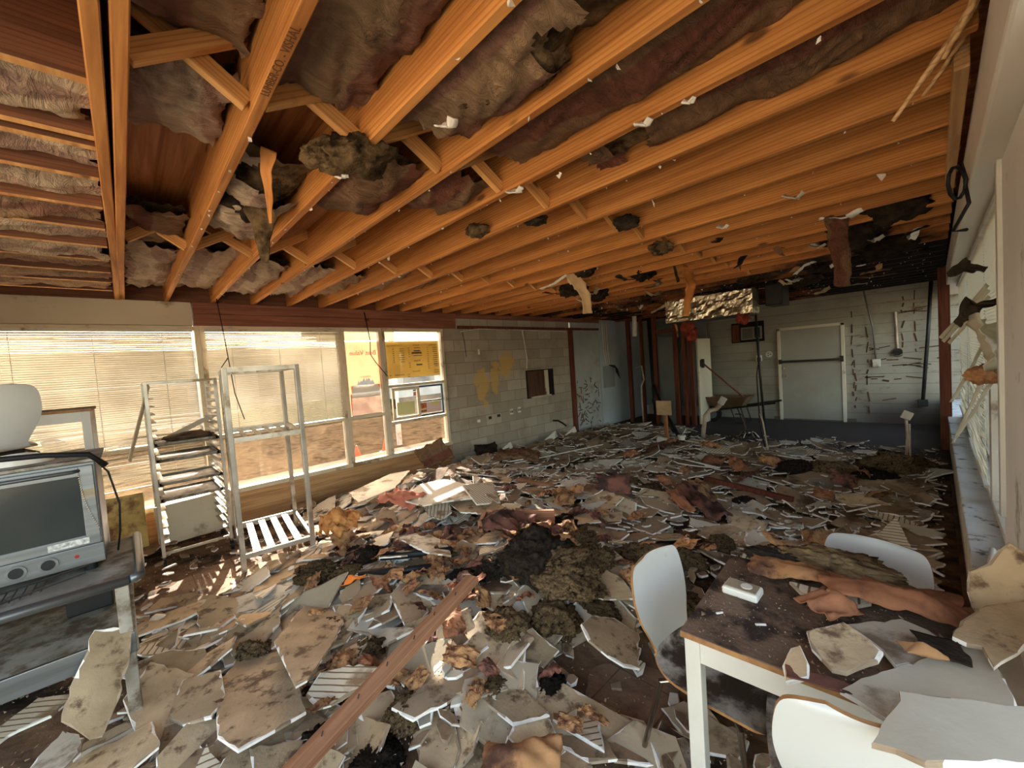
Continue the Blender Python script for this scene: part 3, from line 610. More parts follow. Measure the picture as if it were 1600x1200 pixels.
# gypsum remnants hanging from the nails under the joists
b_ = MB()
for i in range(420):
    y_ = rnd.choice(JY[:24]) + rnd.uniform(.004, .036); x_ = rnd.uniform(-5.3, 0); s_ = rnd.uniform(.004, .012) * (1 if rnd.random() < .93 else 2.2)
    z_ = CZ - rnd.uniform(0, .012)
    vs_ = [(x_ + rnd.uniform(-s_, s_), y_ + rnd.uniform(-s_, s_), z_ + rnd.uniform(-s_ * 1.8, s_ * .3)) for k in range(5)]
    b_.add(vs_, [(0, 1, 2), (0, 2, 3), (0, 3, 4), (0, 4, 1), (1, 2, 3), (1, 3, 4)])
tag(b_.build('nailed_plaster_bits', gyp), 'tiny white plaster remnants hanging on nails under all the joists', 'plaster bits', kind='stuff')

def crumple(L_, W_, nu, nv, amp, seed, sag=0.0, fr=3.0, edge=.0, curl=0.0):
    P = []
    for j in range(nv + 1):
        row = []
        for i in range(nu + 1):
            u = i / nu; v = j / nv; x_ = (u - .5) * L_; y_ = (v - .5) * W_
            q = Vector((x_ * fr + seed * 3.1, y_ * fr * 1.3, seed))
            z_ = amp * .9 * noise.fractal(q, .9, 2.1, 4) + amp * .8 * (1 - 2 * abs(noise.noise(Vector((x_ * fr * 1.1 + y_ * fr * 2.6, y_ * fr * .8 - x_, seed * 2))))) + amp * .25 * abs(noise.noise(q * 5))
            z_ -= sag * math.sin(math.pi * u) * (math.sin(math.pi * v) ** .6 if 0 < v < 1 else 0)
            ex = edge * noise.noise(Vector((x_ * 9 + seed, y_ * 9, 4)))
            if i in (0, nu): x_ += edge * noise.fractal(Vector((y_ * 14, seed * 7.7, i)), .8, 2, 3) * 2.2
            if j in (0, nv): y_ += edge * noise.fractal(Vector((x_ * 14, seed * 5.1, j)), .8, 2, 3) * 1.2
            z_ += curl * (abs(u - .5) * 2) ** 3 * L_
            row.append((x_, y_, z_))
        P.append(row)
    return P
def batt(x0, x1, ya, yb, zc, m_, label, sag=.05, amp=.03, seed=1, pitch=0.0, hole=None, grp='insulation batts between the joists', along='x', torn=.03):
    L_ = abs(x1 - x0) * 1.02; W_ = (yb - ya)
    nu = max(12, int(L_ / .022)); nv = 18
    P = crumple(L_, W_, nu, nv, amp * .72, seed, sag * .8, 4.2, torn)
    b_ = MB(); nx = nu + 1
    vs = [p for row in P for p in row]
    # underside sheet with folded side flanges
    fs = []
    for j in range(nv):
        for i in range(nu):
            cx_, cy_ = P[j][i][0], P[j][i][1]
            if hole:
                hx, hy, hr = hole; d_ = math.hypot((cx_ - hx), (cy_ - hy) * 1.0) + .12 * noise.noise(Vector((cx_ * 8, cy_ * 8, seed)))
                if d_ < hr: continue
            fs.append((j * nx + i, j * nx + i + 1, (j + 1) * nx + i + 1, (j + 1) * nx + i))
    b_.add(vs, fs, 0)
    # wool body above the facing
    top = [[(p[0], p[1] * .94, p[2] + .045 + .05 * abs(noise.noise(Vector((p[0] * 6, p[1] * 6, seed + 9))))) for p in row[::2]] for row in P[::2]]
    b_.grid(top, 1)
    me = b_.mesh('insulation_batt', [m_, wool], True)
    o = D.objects.new('insulation_batt', me); COL.objects.link(o)
    o.location = ((x0 + x1) / 2, (ya + yb) / 2, zc); o.rotation_euler = (0, pitch, 0)
    if along == 'y':
        o.rotation_euler = (0, pitch, R(90)); o.location = ((ya + yb) / 2, (x0 + x1) / 2, zc)
    return tag(o, label, 'insulation', grp)
def bay(k): return (bays[k][0] + .004, bays[k][1] - .004)
B = [
 (0, -1.0, -1.62, 2.80, batt_a, 'brown crumpled insulation batt in the first bay right of the doubled beam, nearest the camera', .05, .04, None, 0),
 (0, -1.75, -2.30, 2.79, batt_b, 'pale crumpled insulation batt under the first crossed struts beside the doubled beam', .07, .05, None, 0),
 (0, -3.3, -3.95, 2.76, batt_c, 'dark sagging insulation batt in the first bay before the far struts', .05, .04, None, 0),
 (0, -4.05, -5.6, 2.74, batt_b, 'pale pink insulation batt in the first bay by the window header', .05, .06, None, 0),
 (1, -.55, -1.62, 2.76, batt_a, 'large crumpled brown and pink insulation batt filling the second bay at the top', .07, .055, None, 0),
 (1, -2.15, -3.35, 2.70, batt_b, 'pale pink batt drooping out of the second bay in loose folds', .14, .06, (.45, .05, .2), .03),
 (1, -4.0, -5.6, 2.76, batt_b, 'pale batt in the second bay near the window header', .04, .05, None, 0),
 (2, -.35, -1.45, 2.70, batt_a, 'tan batt with dark torn hole in the third bay above the room centre', .09, .035, (.22, .1, .17), 0),
 (2, -1.78, -2.50, 2.69, batt_c, 'dark brown batt hanging low in the third bay beyond the struts', .10, .03, None, 0),
 (3, -.25, -1.5, 2.72, batt_c, 'red printed brown batt in the fourth bay', .05, .03, None, 0),
 (3, -1.75, -2.25, 2.70, batt_c, 'short reddish batt bulging below the fourth bay past the struts', .08, .04, None, 0),
 (4, .05, -1.25, 2.71, batt_c, 'long brown batt with red print and black hole in the fifth bay', .05, .035, (-.42, .04, .13), 0),
 (2, -4.1, -5.6, 2.72, batt_b, 'pinkish batt in the third bay near the window header', .05, .06, None, 0),
 (3, -4.1, -5.6, 2.73, batt_b, 'pinkish batt in the fourth bay near the window header', .05, .05, None, 0),
 (4, -4.3, -5.5, 2.74, batt_a, 'pinkish brown batt in the fifth bay near the window header', .05, .05, None, 0),
 (5, -4.0, -5.2, 2.75, batt_a, 'ragged brown batt in the sixth bay near the window header', .05, .05, None, 0),
 (6, -3.9, -4.9, 2.76, batt_c, 'ragged dark batt in the seventh bay near the window header', .05, .05, None, 0),
]
for i, (k, x0, x1, z_, m_, lb, sag, amp, hole, pt) in enumerate(B):
    a_, c_ = bay(k); batt(x0, x1, a_, c_, z_ + .02, m_, lb, sag, amp, i + 2, pt, hole)
for i in range(len(sx_) - 1):
    a_, c_ = sx_[i + 1] + .022, sx_[i] - .022
    if c_ - a_ < .2 or i in (2,): continue
    batt(-.02, -1.5 + rnd.uniform(0, .5), a_, c_, 2.685 + rnd.uniform(-.01, .02), rnd.choice([batt_a, batt_b, batt_b]), 'crumpled batt between the %s and %s short joists left of the doubled beam' % (ORD[i], ORD[i + 1]), .05, .05, 40 + i, 0, None, 'batts between the short joists', along='y')

def lump_mesh(name, r, seed, sub=4, m_=None, flat=.6, amp=.45):
    bm = bmesh.new(); bmesh.ops.create_icosphere(bm, subdivisions=sub, radius=1)
    for v in bm.verts:
        d = v.co.normalized(); q = d * 1.5 + Vector((seed * 3.7, 0, seed))
        k = 1 + amp * .7 * noise.noise(q) + .22 * noise.noise(q * 2.6) + .2 * (1 - 2 * abs(noise.noise(q * 4.5))) + .09 * noise.noise(q * 11) + .07 * noise.noise(q * 24)
        v.co = d * k * r; v.co.z *= flat
    bm.verts.index_update(); me = D.meshes.new(name)
    bm.to_mesh(me); bm.free(); me.materials.append(m_ or wool)
    me.polygons.foreach_set('use_smooth', [True] * len(me.polygons)); return me
# dark torn wool tufts in the bays
tufts = [(-1.72, .83, 2.66, .11), (-1.9, .75, 2.70, .09), (-1.15, 1.02, 2.78, .14), (-.95, 1.08, 2.76, .12), (-2.3, 1.95, 2.70, .07), (-1.7, 3.6, 2.66, .09), (-1.55, 2.75, 2.68, .08), (-2.7, 3.8, 2.70, .12), (-2.4, 4.6, 2.68, .12),
         (-.5, 5.0, 2.70, .22), (-.35, 5.8, 2.70, .22), (-.8, 6.4, 2.68, .2), (-3.3, 4.4, 2.66, .16), (-3.5, 5.2, 2.66, .15), (-1.3, 7.2, 2.66, .18), (-1.8, 6.4, 2.66, .12), (-2.7, .6, 2.74, .14), (-.2, 4.5, 2.72, .16), (-1.9, 2.15, 2.69, .06)]
for i, (x_, y_, z_, r_) in enumerate(tufts):
    o = D.objects.new('wool_tuft', lump_mesh('wool_tuft', r_, i + .3, 4, wool_black if i > 5 else wool, .55, .7)); COL.objects.link(o); o.location = (x_, y_, z_)
    o.rotation_euler = (0, 0, i); 
    tag(o, 'charred wool tuft caught in the joists, %s from the doubled beam of such tufts' % ORD[sorted(range(len(tufts)), key=lambda q: tufts[q][1]).index(i)], 'insulation', 'charred tufts caught in the ceiling')
def strip(name, label, cat, pts, w0, w1, m_, seed=1, nv=6, thick=.003, jag=.3, side=None):
    """ragged ribbon along pts, with thickness"""
    pts = [Vector(p) for p in pts]; n_ = 26; P = []
    cum = [0]
    for i in range(1, len(pts)): cum.append(cum[-1] + (pts[i] - pts[i - 1]).length)
    sd0 = Vector(side) if side else None
    for i in range(n_ + 1):
        s_ = cum[-1] * i / n_; k = max(j for j in range(len(cum)) if cum[j] <= s_ + 1e-9); k = min(k, len(pts) - 2)
        t_ = (s_ - cum[k]) / (cum[k + 1] - cum[k]); c = pts[k].lerp(pts[k + 1], t_); d = (pts[k + 1] - pts[k]).normalized()
        sd = (sd0 or Vector((.7, .7, 0))); sd = (sd - d * sd.dot(d)).normalized(); nn = d.cross(sd)
        w_ = (w0 + (w1 - w0) * i / n_)
        row = []
        for j in range(nv + 1):
            v = j / nv - .5
            e = 1 + (jag * noise.noise(Vector((s_ * 16, seed * 4.2 + (3 if v > 0 else 0), 1))) if j in (0, nv) else 0)
            row.append(c + sd * v * w_ * e + nn * (w_ * .18 * noise.fractal(Vector((s_ * 9, v * 3, seed)), .8, 2, 3) + w_ * .35 * v * v))
        P.append(row)
    b_ = MB(); b_.grid(P)
    o = b_.build(name, m_, smooth=True)
    so = o.modifiers.new('thickness', 'SOLIDIFY'); so.thickness = thick
    return tag(o, label, cat)
tanstrip = kraft
strip('hanging_paper', 'tan torn paper strip hanging below the joists before the dark studs', 'paper', [(-2.8, 3.665, 2.69), (-2.75, 3.8, 2.52), (-2.7, 3.83, 2.36), (-2.72, 3.85, 2.22)], .14, .1, mat('tan_facing', L((200, 170, 130)), L((180, 146, 106)), 3, .85), 1)
strip('hanging_paper', 'long orange kraft strip hanging in front of the foil duct', 'paper', [(-1.98, 4.87, 2.70), (-1.97, 4.80, 2.6), (-1.9, 4.72, 2.45), (-1.96, 4.75, 2.3), (-1.99, 4.77, 2.12)], .14, .07, mat('orange_kraft', L((206, 138, 70)), L((180, 112, 54)), 3, .85, bmp=.3), 2)
strip('hanging_splinter', 'dark thin splinter hanging above the orange kraft strip', 'splinter', [(-2.0, 4.48, 2.75), (-1.99, 4.6, 2.5)], .02, .03, wool_black, 3, thick=.01)
strip('hanging_paper', 'long brown folded insulation strip hanging before the far white wall', 'insulation', [(-.52, 4.07, 2.69), (-.53, 4.16, 2.5), (-.51, 4.21, 2.35), (-.52, 4.2, 2.14)], .17, .12, batt_c, 4, thick=.02)
strip('plaster_scrap', 'white ragged plaster paper stuck on top of the hanging brown strip', 'plaster', [(-.62, 4.07, 2.665), (-.45, 4.1, 2.64), (-.35, 4.07, 2.66)], .12, .07, gyp, 5)
strip('hanging_paper', 'narrow orange kraft spike hanging through the second bay near the beam', 'paper', [(-2.05, .56, 2.74), (-2.1, .55, 2.66), (-2.12, .56, 2.6), (-2.14, .56, 2.44)], .07, .015, mat('orange_kraft2', L((206, 146, 84)), L((180, 118, 62)), 3, .85, bmp=.3), 6)
strip('torn_facing', 'dark torn facing flap hanging over the drooping pale batt', 'insulation', [(-2.5, .62, 2.64), (-2.52, .62, 2.56), (-2.54, .62, 2.48), (-2.55, .62, 2.36)], .16, .03, wool, 7)
spl = wood('splintered_wood', L((216, 180, 132)), L((190, 150, 100)), 0, vary=0)
for i, (a_, c_, w0, w1) in enumerate((((.1, 2.0, 2.72), (-.1, 2.12, 2.50), .1, .015), ((.11, 2.1, 2.73), (-.02, 2.3, 2.62), .06, .02), ((.12, 1.8, 2.70), (.03, 2.0, 2.6), .08, .03))):
    strip('split_board', ['longest pale split board hanging off the ceiling edge at upper right', 'short pale splinter beside the longest split board at upper right', 'stubby pale splinter at the very corner of ceiling and right wall'][i], 'wood', [a_, tuple((p + q) / 2 for p, q in zip(a_, c_)), c_], w0, w1, spl, 11 + i, thick=.012, side=(0, 1, .3))
pieces = [((-.58, 3.1, 2.64), .07), ((-1.28, .98, 2.655), .055), ((-.8, 1.62, 2.655), .045), ((-1.9, .82, 2.65), .045), ((-1.55, 1.62, 2.655), .06), ((-.62, 1.62, 2.65), .03), ((-.75, 4.9, 2.65), .08), ((-1.1, 3.4, 2.65), .05), ((-.35, 5.0, 2.63), .09), ((-3.0, 4.2, 2.65), .06)]
for i, (p, s_) in enumerate(pieces):
    strip('plaster_scrap', 'white torn plaster scrap stuck under the joists, %s nearest the camera' % ORD[sorted(range(len(pieces)), key=lambda q: pieces[q][0][1] - pieces[q][0][0] * .5).index(i)], 'plaster', [(p[0] - s_, p[1], p[2]), (p[0], p[1] + .01, p[2] - s_ * .5), (p[0] + s_ * .6, p[1], p[2] - s_ * .2)], s_ * 1.1, s_ * .5, paint_face if s_ > .06 else gyp, 21 + i, thick=.006, jag=1.2)
# many thin scraps caught between the distant joists
for i in range(46):
    y_ = rnd.uniform(3.6, 9.6); x_ = rnd.uniform(-4.2, 0); l_ = rnd.uniform(.1, .4)
    a_ = rnd.uniform(0, 6.3); z_ = 2.66 - rnd.uniform(0, .05)
    mm_ = rnd.choice([kraft, wool_black, wool_black, gyp, kraft_red, paper])
    side_ = 'left' if x_ < -2.8 else ('middle' if x_ < -1.4 else 'right'); dp = 'near' if y_ < 5.6 else ('mid-depth' if y_ < 7.6 else 'far')
    nm = {'kraft_paper': 'brown paper', 'burnt_wool': 'black charred', 'gypsum_core': 'white plaster', 'red_printed_kraft': 'dark red paper', 'drywall_tan_paper': 'tan board'}[mm_.name]
    o = strip('ceiling_scrap', '%s scrap dangling under the joists at the %s of the room, %s rows' % (nm, side_, dp), 'scrap', [(x_, y_, z_), (x_ + l_ * .5 * math.cos(a_), y_ + l_ * .5 * math.sin(a_), z_ - rnd.uniform(0, .08)), (x_ + l_ * math.cos(a_), y_ + l_ * math.sin(a_), z_ - rnd.uniform(-.02, .1))], rnd.uniform(.03, .09), rnd.uniform(.01, .06), mm_, 50 + i, 4, .004, .8)
    o['group'] = 'ceiling scraps, %s %s %s' % (nm, side_, dp)

# ------------------------------------------------------------------ back of the room
d1 = thing('door_1', None, None, (-1.9, YB, 0)); struct(d1)
f = MB(); f.box(-2.50, -2.44, YB - .05, YB, 0, 2.09, bev=.004).box(-1.36, -1.30, YB - .05, YB, 0, 2.09, bev=.004).box(-2.50, -1.30, YB - .05, YB, 2.04, 2.10, bev=.004)
f.build('door_frame', cream, d1)
MB().box(-2.44, -1.36, YB - .035, YB - .005, .03, 2.04, bev=.003).build('door_leaf', mat('dull_white_door', L((156, 151, 136)), L((146, 140, 126)), 1.5, .6, dirt=L((150, 140, 122)), dirt_amt=.2), d1)
MB().bar((-2.46, YB - .07, 1.33), (-1.34, YB - .07, 1.33), .03, .05).box(-2.48, -2.42, YB - .08, YB - .04, 1.28, 1.38).box(-1.38, -1.32, YB - .08, YB - .04, 1.28, 1.4).build('push_bar', dark_metal, d1)
for z_ in (1.0, 1.18): MB().disc((-2.38, YB - .045, z_), (0, 1, 0), .028, .03).build('lock', chrome, d1)
# window air conditioner over a near-black slab that paints the shade of its hole
ac = thing('air_conditioner', 'old wall air conditioner in a rough dark hole left of the far door', 'air conditioner', (-3.1, YB, 1.84))
MB().box(-3.46, -2.76, YB - .03, YB - .001, 1.84, 2.32).build('opening_shade', void_shade_m, ac)
MB().box(-3.44, -3.28, YB - .045, YB - .03, 1.86, 2.28).build('side_board', stud_m, ac)
MB().box(-3.24, -2.80, YB - .09, YB - .03, 1.90, 2.20, bev=.01).build('casing', mat('beige_plastic', L((130, 124, 108)), L((110, 104, 90)), 3, .6), ac)
g_ = MB()
for i in range(9): g_.box(-3.2, -2.98, YB - .098, YB - .09, 1.93 + i * .027, 1.943 + i * .027)
g_.box(-2.94, -2.83, YB - .098, YB - .09, 1.93, 2.17); g_.build('grille', dark_metal, ac)
def pipe(name, label, cat, pts, r, m_, parts=(), n=8):
    b_ = MB().tube(pts, r, n=n)
    if not parts:
        return tag(b_.build(name, m_, smooth=True), label, cat)
    t = thing(name, label, cat, pts[0]); b_.build('pipe', m_, t, smooth=True)
    for nm, bb, mm_ in parts: bb.build(nm, mm_, t)
    return t
def boxed(x_, y_, z_, s_=.055, d=.05): return MB().box(x_ - s_, x_ + s_, y_ - d, y_, z_ - s_ * 1.25, z_ + s_ * 1.25, bev=.005)
sc_ = thing('wall_socket', 'white round socket plate on the far wall left of the door', 'socket', (-2.68, YB, 1.5))
MB().disc((-2.68, YB - .01, 1.52), (0, 1, 0), .07, .02).build('plate', white_metal, sc_)
b_ = MB()
for a_ in (0, 2.1, 4.2): b_.disc((-2.68 + .03 * math.cos(a_), YB - .022, 1.52 + .03 * math.sin(a_)), (0, 1, 0), .012, .006)
b_.build('slots', dark_metal, sc_)
pipe('conduit', 'thin conduit with white switch box leaning from the far wall left of the door', 'conduit', [(-2.88, YB - .03, 2.3), (-2.88, YB - .03, 1.5), (-2.82, 10.4, 1.05), (-2.2, 8.2, .3), (-1.95, 7.5, .05)], .012, dark_metal, [('switch_box', boxed(-2.88, YB - .02, 1.44), white_metal)])
pipe('conduit', 'pair of thin bent rods standing in the debris before the far door', 'conduit', [(-1.86, 7.3, .02), (-1.93, 7.35, .5), (-1.98, 7.4, .62)], .012, pvc)
pipe('conduit', 'thin grey conduit hanging from the ceiling down to a white box right of the door', 'conduit', [(-.95, 10.56, 2.67), (-.85, YB - .06, 1.9), (-.82, YB - .04, 1.3)], .014, mat('grey_conduit', L((110, 106, 98)), None, 5, .5, .3), [('switch_box', boxed(-.81, YB - .02, 1.22, .06), white_metal)])
pipe('conduit', 'thick dark conduit hanging loose at the right end of the far wall', 'conduit', [(-.03, YB - .12, 2.7), (-.08, YB - .12, 1.8), (-.17, YB - .12, .48)], .028, dark_metal, [('end_clamp', MB().box(-.24, -.1, YB - .17, YB - .07, .38, .5, bev=.01), dark_metal)])
dr = thing('junction_box', 'rusty round junction box with a hanging rod on the far wall', 'box', (-.5, YB, 1.4))
MB().disc((-.5, YB - .03, 1.42), (0, 1, 0), .07, .06).build('body', dark_metal, dr)
MB().tube([(-.5, YB - .03, 1.48), (-.52, YB - .03, 2.2)], .018).build('rod', pvc, dr)
MB().tube([(-.5 + .07 * math.cos(a_), YB - .07, 1.38 + .05 * math.sin(a_)) for a_ in [i * .5 for i in range(13)]], .008).build('cable_loop', dark_metal, dr)
pipe('steel_pole', 'dark steel pole from the ceiling to the floor left of the far door', 'pole', [(-2.42, 9.0, 2.66), (-2.38, 9.0, 1.2), (-2.33, 9.0, 0)], .022, dark_metal, [('collar', MB().tube([(-2.385, 9, 1.5), (-2.385, 9, 1.42)], .035), dark_metal)])
po = thing('outlet_post', 'thin white post with a tilted white outlet box standing at the far right', 'post', (-.28, 7.75, 0))
MB().tube([(-.30, 7.75, 0), (-.28, 7.75, .3), (-.29, 7.75, .56)], .016).tube([(-.26, 7.76, 0), (-.26, 7.75, .5)], .012).build('post', pvc, po)
MB().bev(-.28, 7.74, .62, .11, .06, .11, .01, mtx=Matrix.Rotation(R(25), 4, 'Y')).build('outlet_box', white_metal, po)
# stud partition, open pipes
for i, (x_, y_, w_) in enumerate(((-5.45, 9.45, .09), (-5.12, 9.5, .06), (-4.72, 9.4, .09), (-4.2, 9.38, .1), (-4.02, 9.42, .07), (-3.88, 9.46, .09), (-5.3, 10.4, .07), (-4.45, 10.5, .07))):
    b_ = MB().box(x_ - w_ / 2, x_ + w_ / 2, y_ - .045, y_ + .045, 0, 2.62, bev=.004)
    tag(b_.build('wall_stud', stud_m), ('%s bare red-brown stud of the front partition row, from the left' % ORD[i]) if i < 6 else ('bare stud set back in the dark partition, %s of the two' % ('left' if i == 6 else 'right')), 'stud', 'bare partition studs')
tag(MB().box(-5.78, -3.82, 9.38, 9.48, 2.62, 2.7).build('top_plate', stud_m), 'red-brown timber plate across the top of the bare studs', 'timber')
tag(MB().box(-4.7, -4.2, 9.39, 9.45, 2.2, 2.29).build('blocking', stud_m), 'short horizontal timber between two bare studs below the foil duct', 'timber')
tag(MB().box(-5.75, -3.95, 10.6, 10.66, .3, 2.6, bev=.004).build('grey_board', mat('dim_grey_board', L((128, 134, 132)), L((112, 116, 112)), 1, .8)), 'grey wallboard standing behind the bare studs', 'board')
tag(MB().box(-4.75, -4.3, 9.5, 9.53, 0, 2.1).build('grey_board', mat('dim_grey_board2', L((120, 124, 122)), L((104, 108, 104)), 1, .8)), 'small grey wallboard fixed behind the middle bare studs', 'board')
dl = thing('white_door', 'grey-white door leaf standing open beside the wheelbarrow', 'door', (-3.75, 9.9, 0))
MB().box(-3.80, -3.76, 9.55, 10.3, 0.02, 2.0, bev=.004).build('door_leaf', cream, dl)
MB().box(-3.755, -3.73, 9.62, 9.68, 1.35, 1.5).build('lock_plate', dark_metal, dl)
pipe('drain_pipe', 'black vertical drain pipe between the bare studs', 'pipe', [(-4.95, 9.6, 2.6), (-4.9, 9.6, .6), (-4.88, 9.6, 0)], .05, black, [('coupling', MB().tube([(-4.9, 9.6, .9), (-4.9, 9.6, .8)], .065), dark_metal), ('coupling', MB().tube([(-4.9, 9.6, .6), (-4.9, 9.6, .5)], .065), dark_metal)])
pipe('drain_pipe', 'black drain pipe sloping down from the studs onto the debris', 'pipe', [(-4.75, 9.3, .95), (-4.1, 8.4, .5), (-3.6, 7.8, .2), (-3.42, 7.6, .1)], .04, black, [('joint', MB().tube([(-4.15, 8.47, .53), (-4.0, 8.27, .44)], .052), chrome), ('joint', MB().tube([(-3.7, 7.92, .25), (-3.58, 7.76, .17)], .055), dark_metal)])
pipe('vent_tube', 'short white tube hanging from the plate above the bare studs', 'pipe', [(-5.0, 9.0, 2.66), (-5.02, 9.0, 2.18)], .055, whiteplastic)
pipe('water_pipe', 'pair of dark bent water pipes rising at the partition', 'pipe', [(-5.2, 9.3, 1.4), (-5.05, 9.3, 1.45), (-5.0, 9.3, 1.1), (-5.08, 9.3, .95), (-5.08, 9.3, 0)], .02, pvc)
pipe('drain_pipe', 'dirty cream bent waste pipe leaning upward in front of the wheelbarrow', 'pipe', [(-3.12, 7.95, .02), (-3.08, 8.0, .45), (-3.0, 8.05, .56), (-2.9, 8.1, .58), (-2.8, 8.12, .72)], .042, pvc, [('end_fitting', MB().tube([(-2.83, 8.11, .68), (-2.76, 8.13, .8)], .06), white_metal)])
sg = thing('stake_sign', 'small blank wooden board nailed on a short stake before the studs', 'sign', (-3.55, 7.35, 0))
MB().box(-3.58, -3.52, 7.33, 7.37, 0, .68).build('stake', wood('stake_wood', L((166, 110, 64)), L((140, 90, 52)), 2, vary=0), sg)
MB().box(-3.7, -3.42, 7.29, 7.33, .55, .82, bev=.003).build('board', mat('pale_board', L((190, 164, 128)), L((166, 138, 104)), 4, .8, dirt=L((110, 84, 60)), dirt_amt=.3), sg)
fx = thing('plastic_basin', 'white overturned plastic basin fixture lying by the stake sign', 'basin', (-3.45, 7.2, 0))
bm_ = MB(); P = []
for i in range(9):
    t_ = i / 8; P.append([(-3.62 + .32 * t_, 7.15 + .09 * math.cos(a_), .03 + (.14 - .05 * t_) * math.sin(a_)) for a_ in [math.pi * k / 8 for k in range(9)]])
bm_.grid(P); bm_.build('shell', whiteplastic, fx, smooth=True)
tag(MB().tube([(-3.22, 7.25, 0), (-3.22, 7.25, .17)], .055, n=14).tube([(-3.22, 7.25, .17), (-3.22, 7.25, .2)], .07, n=14).build('pipe_cap', whiteplastic), 'white capped pipe stub standing right of the white basin', 'pipe')
fa = thing('faucet', 'tangled chrome faucet and supply pipes lying on the bare far floor', 'faucet', (-2.4, 8.3, 0))
MB().tube([(-2.95, 9.3, .32), (-2.8, 9.2, .34), (-2.5, 8.5, .1)], .014).build('spout', chrome, fa)
for i in range(6):
    a_ = i * 1.1; MB().tube([(-2.45, 8.4, .06), (-2.45 + .1 * math.cos(a_), 8.4 + .1 * math.sin(a_), .12), (-2.45 + .17 * math.cos(a_), 8.4 + .17 * math.sin(a_), .03)], .014).build('fitting', chrome, fa)
# wheelbarrow
wbx, wby = -3.3, 10.15
wbr = thing('wheelbarrow', 'wheelbarrow with shallow tan tray parked against the far wall', 'wheelbarrow', (wbx, wby, 0))
b_ = MB(); top_ = [(-.5, -.3), (.42, -.3), (.42, .3), (-.5, .3)]; bot = [(-.28, -.17), (.25, -.17), (.25, .17), (-.28, .17)]
vs_ = [(wbx + x, wby + y, .62) for x, y in top_] + [(wbx + x, wby + y, .36) for x, y in bot] + [(wbx + x * .97, wby + y * .95, .62) for x, y in top_] + [(wbx + x * .97, wby + y * .95, .375) for x, y in bot]
fs_ = [(i, (i + 1) % 4, 4 + (i + 1) % 4, 4 + i) for i in range(4)] + [(4, 5, 6, 7)] + [(8 + i, 12 + i, 12 + (i + 1) % 4, 8 + (i + 1) % 4) for i in range(4)] + [(15, 14, 13, 12)] + [(i, 8 + i, 8 + (i + 1) % 4, (i + 1) % 4) for i in range(4)]
b_.add(vs_, fs_); b_.build('tray', mat('tray_tan', L((110, 88, 62)), L((88, 68, 48)), 4, .6), wbr)
for s_ in (-.2, .2): MB().tube([(wbx - .55, wby + s_ * .4, .22), (wbx - .1, wby + s_, .33), (wbx + .95, wby + s_ * 1.3, .5)], .02).build('handle', dark_metal, wbr)
MB().disc((wbx - .42, wby, .19), (0, 1, 0), .19, .09, n=24).build('wheel', black, wbr)
wh_ = MB().disc((wbx - .42, wby, .19), (0, 1, 0), .11, .1, n=18); wh_.build('wheel_hub', mat('grey_hub', L((100, 104, 108)), None, 4, .5), wbr)
for s_ in (-.2, .2): MB().tube([(wbx + .25, wby + s_, .4), (wbx + .35, wby + s_, .02), (wbx + .15, wby + s_, .02), (wbx + .05, wby + s_, .36)], .014).build('leg', dark_metal, wbr)
sh = thing('digging_tool', 'long-handled tool leaning from the open door leaf into the wheelbarrow', 'tool', (-3.1, 9.9, .6))
MB().tube([(-3.72, 9.7, 1.42), (-3.0, 10.0, .62)], .018).build('shaft', stud_m, sh)
MB().box(-3.75, -3.69, 9.66, 9.72, 1.32, 1.52, bev=.004).build('head', dark_metal, sh)
# foil wrapped duct under the joists
du = thing('foil_duct', 'crumpled silver foil duct hanging under the joists before the far wall', 'duct', (-2.4, 6.5, 2.2))
b_ = MB(); P = []
ring = [(-.16, -.17), (-.16, .17), (.16, .19), (.16, -.17)]
for i in range(49):
    x_ = -3.02 + 1.26 * i / 48; row = []
    for k in range(4):
        for t_ in [q / 10 for q in range(10)]:
            a_, c_ = ring[k], ring[(k + 1) % 4]; y_ = a_[0] + (c_[0] - a_[0]) * t_; z_ = a_[1] + (c_[1] - a_[1]) * t_
            k_ = 1 + .12 * noise.fractal(Vector((x_ * 7, y_ * 9, z_ * 9)), .8, 2.1, 3); row.append((x_, 6.6 + y_ * k_, 2.37 + z_ * k_))
    row.append(row[0]); P.append(row)
b_.grid(P); b_.add(P[0][:40], [tuple(range(40))]); b_.add(P[-1][:40], [tuple(range(40))[::-1]]); b_.build('foil_jacket', foil, du, smooth=False)
for x_ in (-2.75, -2.3): 
    pass
MB().box(-3.0, -1.8, 6.45, 6.75, 2.17, 2.2).build('duct_bottom', dark_metal, du)
tag(MB().box(-1.72, -1.5, 6.9, 7.3, 2.3, 2.6, bev=.01).build('vent_box', dark_metal), 'dark square vent box under the ceiling right of the foil duct', 'vent')
for i, (x_, y_, z_, r_) in enumerate(((-2.72, 6.55, 2.1, .1), (-2.68, 6.6, 1.98, .08), (-1.9, 6.5, 2.15, .08))):
    o = D.objects.new('red_insulation', lump_mesh('red_insulation', r_, i + 70, 3, redfluff, 1.2)); COL.objects.link(o); o.location = (x_, y_, z_)
    tag(o, ['red insulation tuft hanging under the left end of the foil duct', 'lowest red insulation tuft below the foil duct', 'red insulation tuft under the right end of the foil duct'][i], 'insulation')
strip('wood_splinter', 'thin tan splinter hanging below the left half of the foil duct', 'wood', [(-2.92, 6.5, 2.24), (-2.88, 6.5, 2.1), (-2.86, 6.5, 1.95)], .04, .02, kraft, 91, thick=.01)
strip('wood_splinter', 'pale splinter sticking out left of the foil duct', 'wood', [(-3.0, 6.5, 2.52), (-3.12, 6.4, 2.44), (-3.2, 6.3, 2.38)], .05, .03, paper, 92, thick=.01)

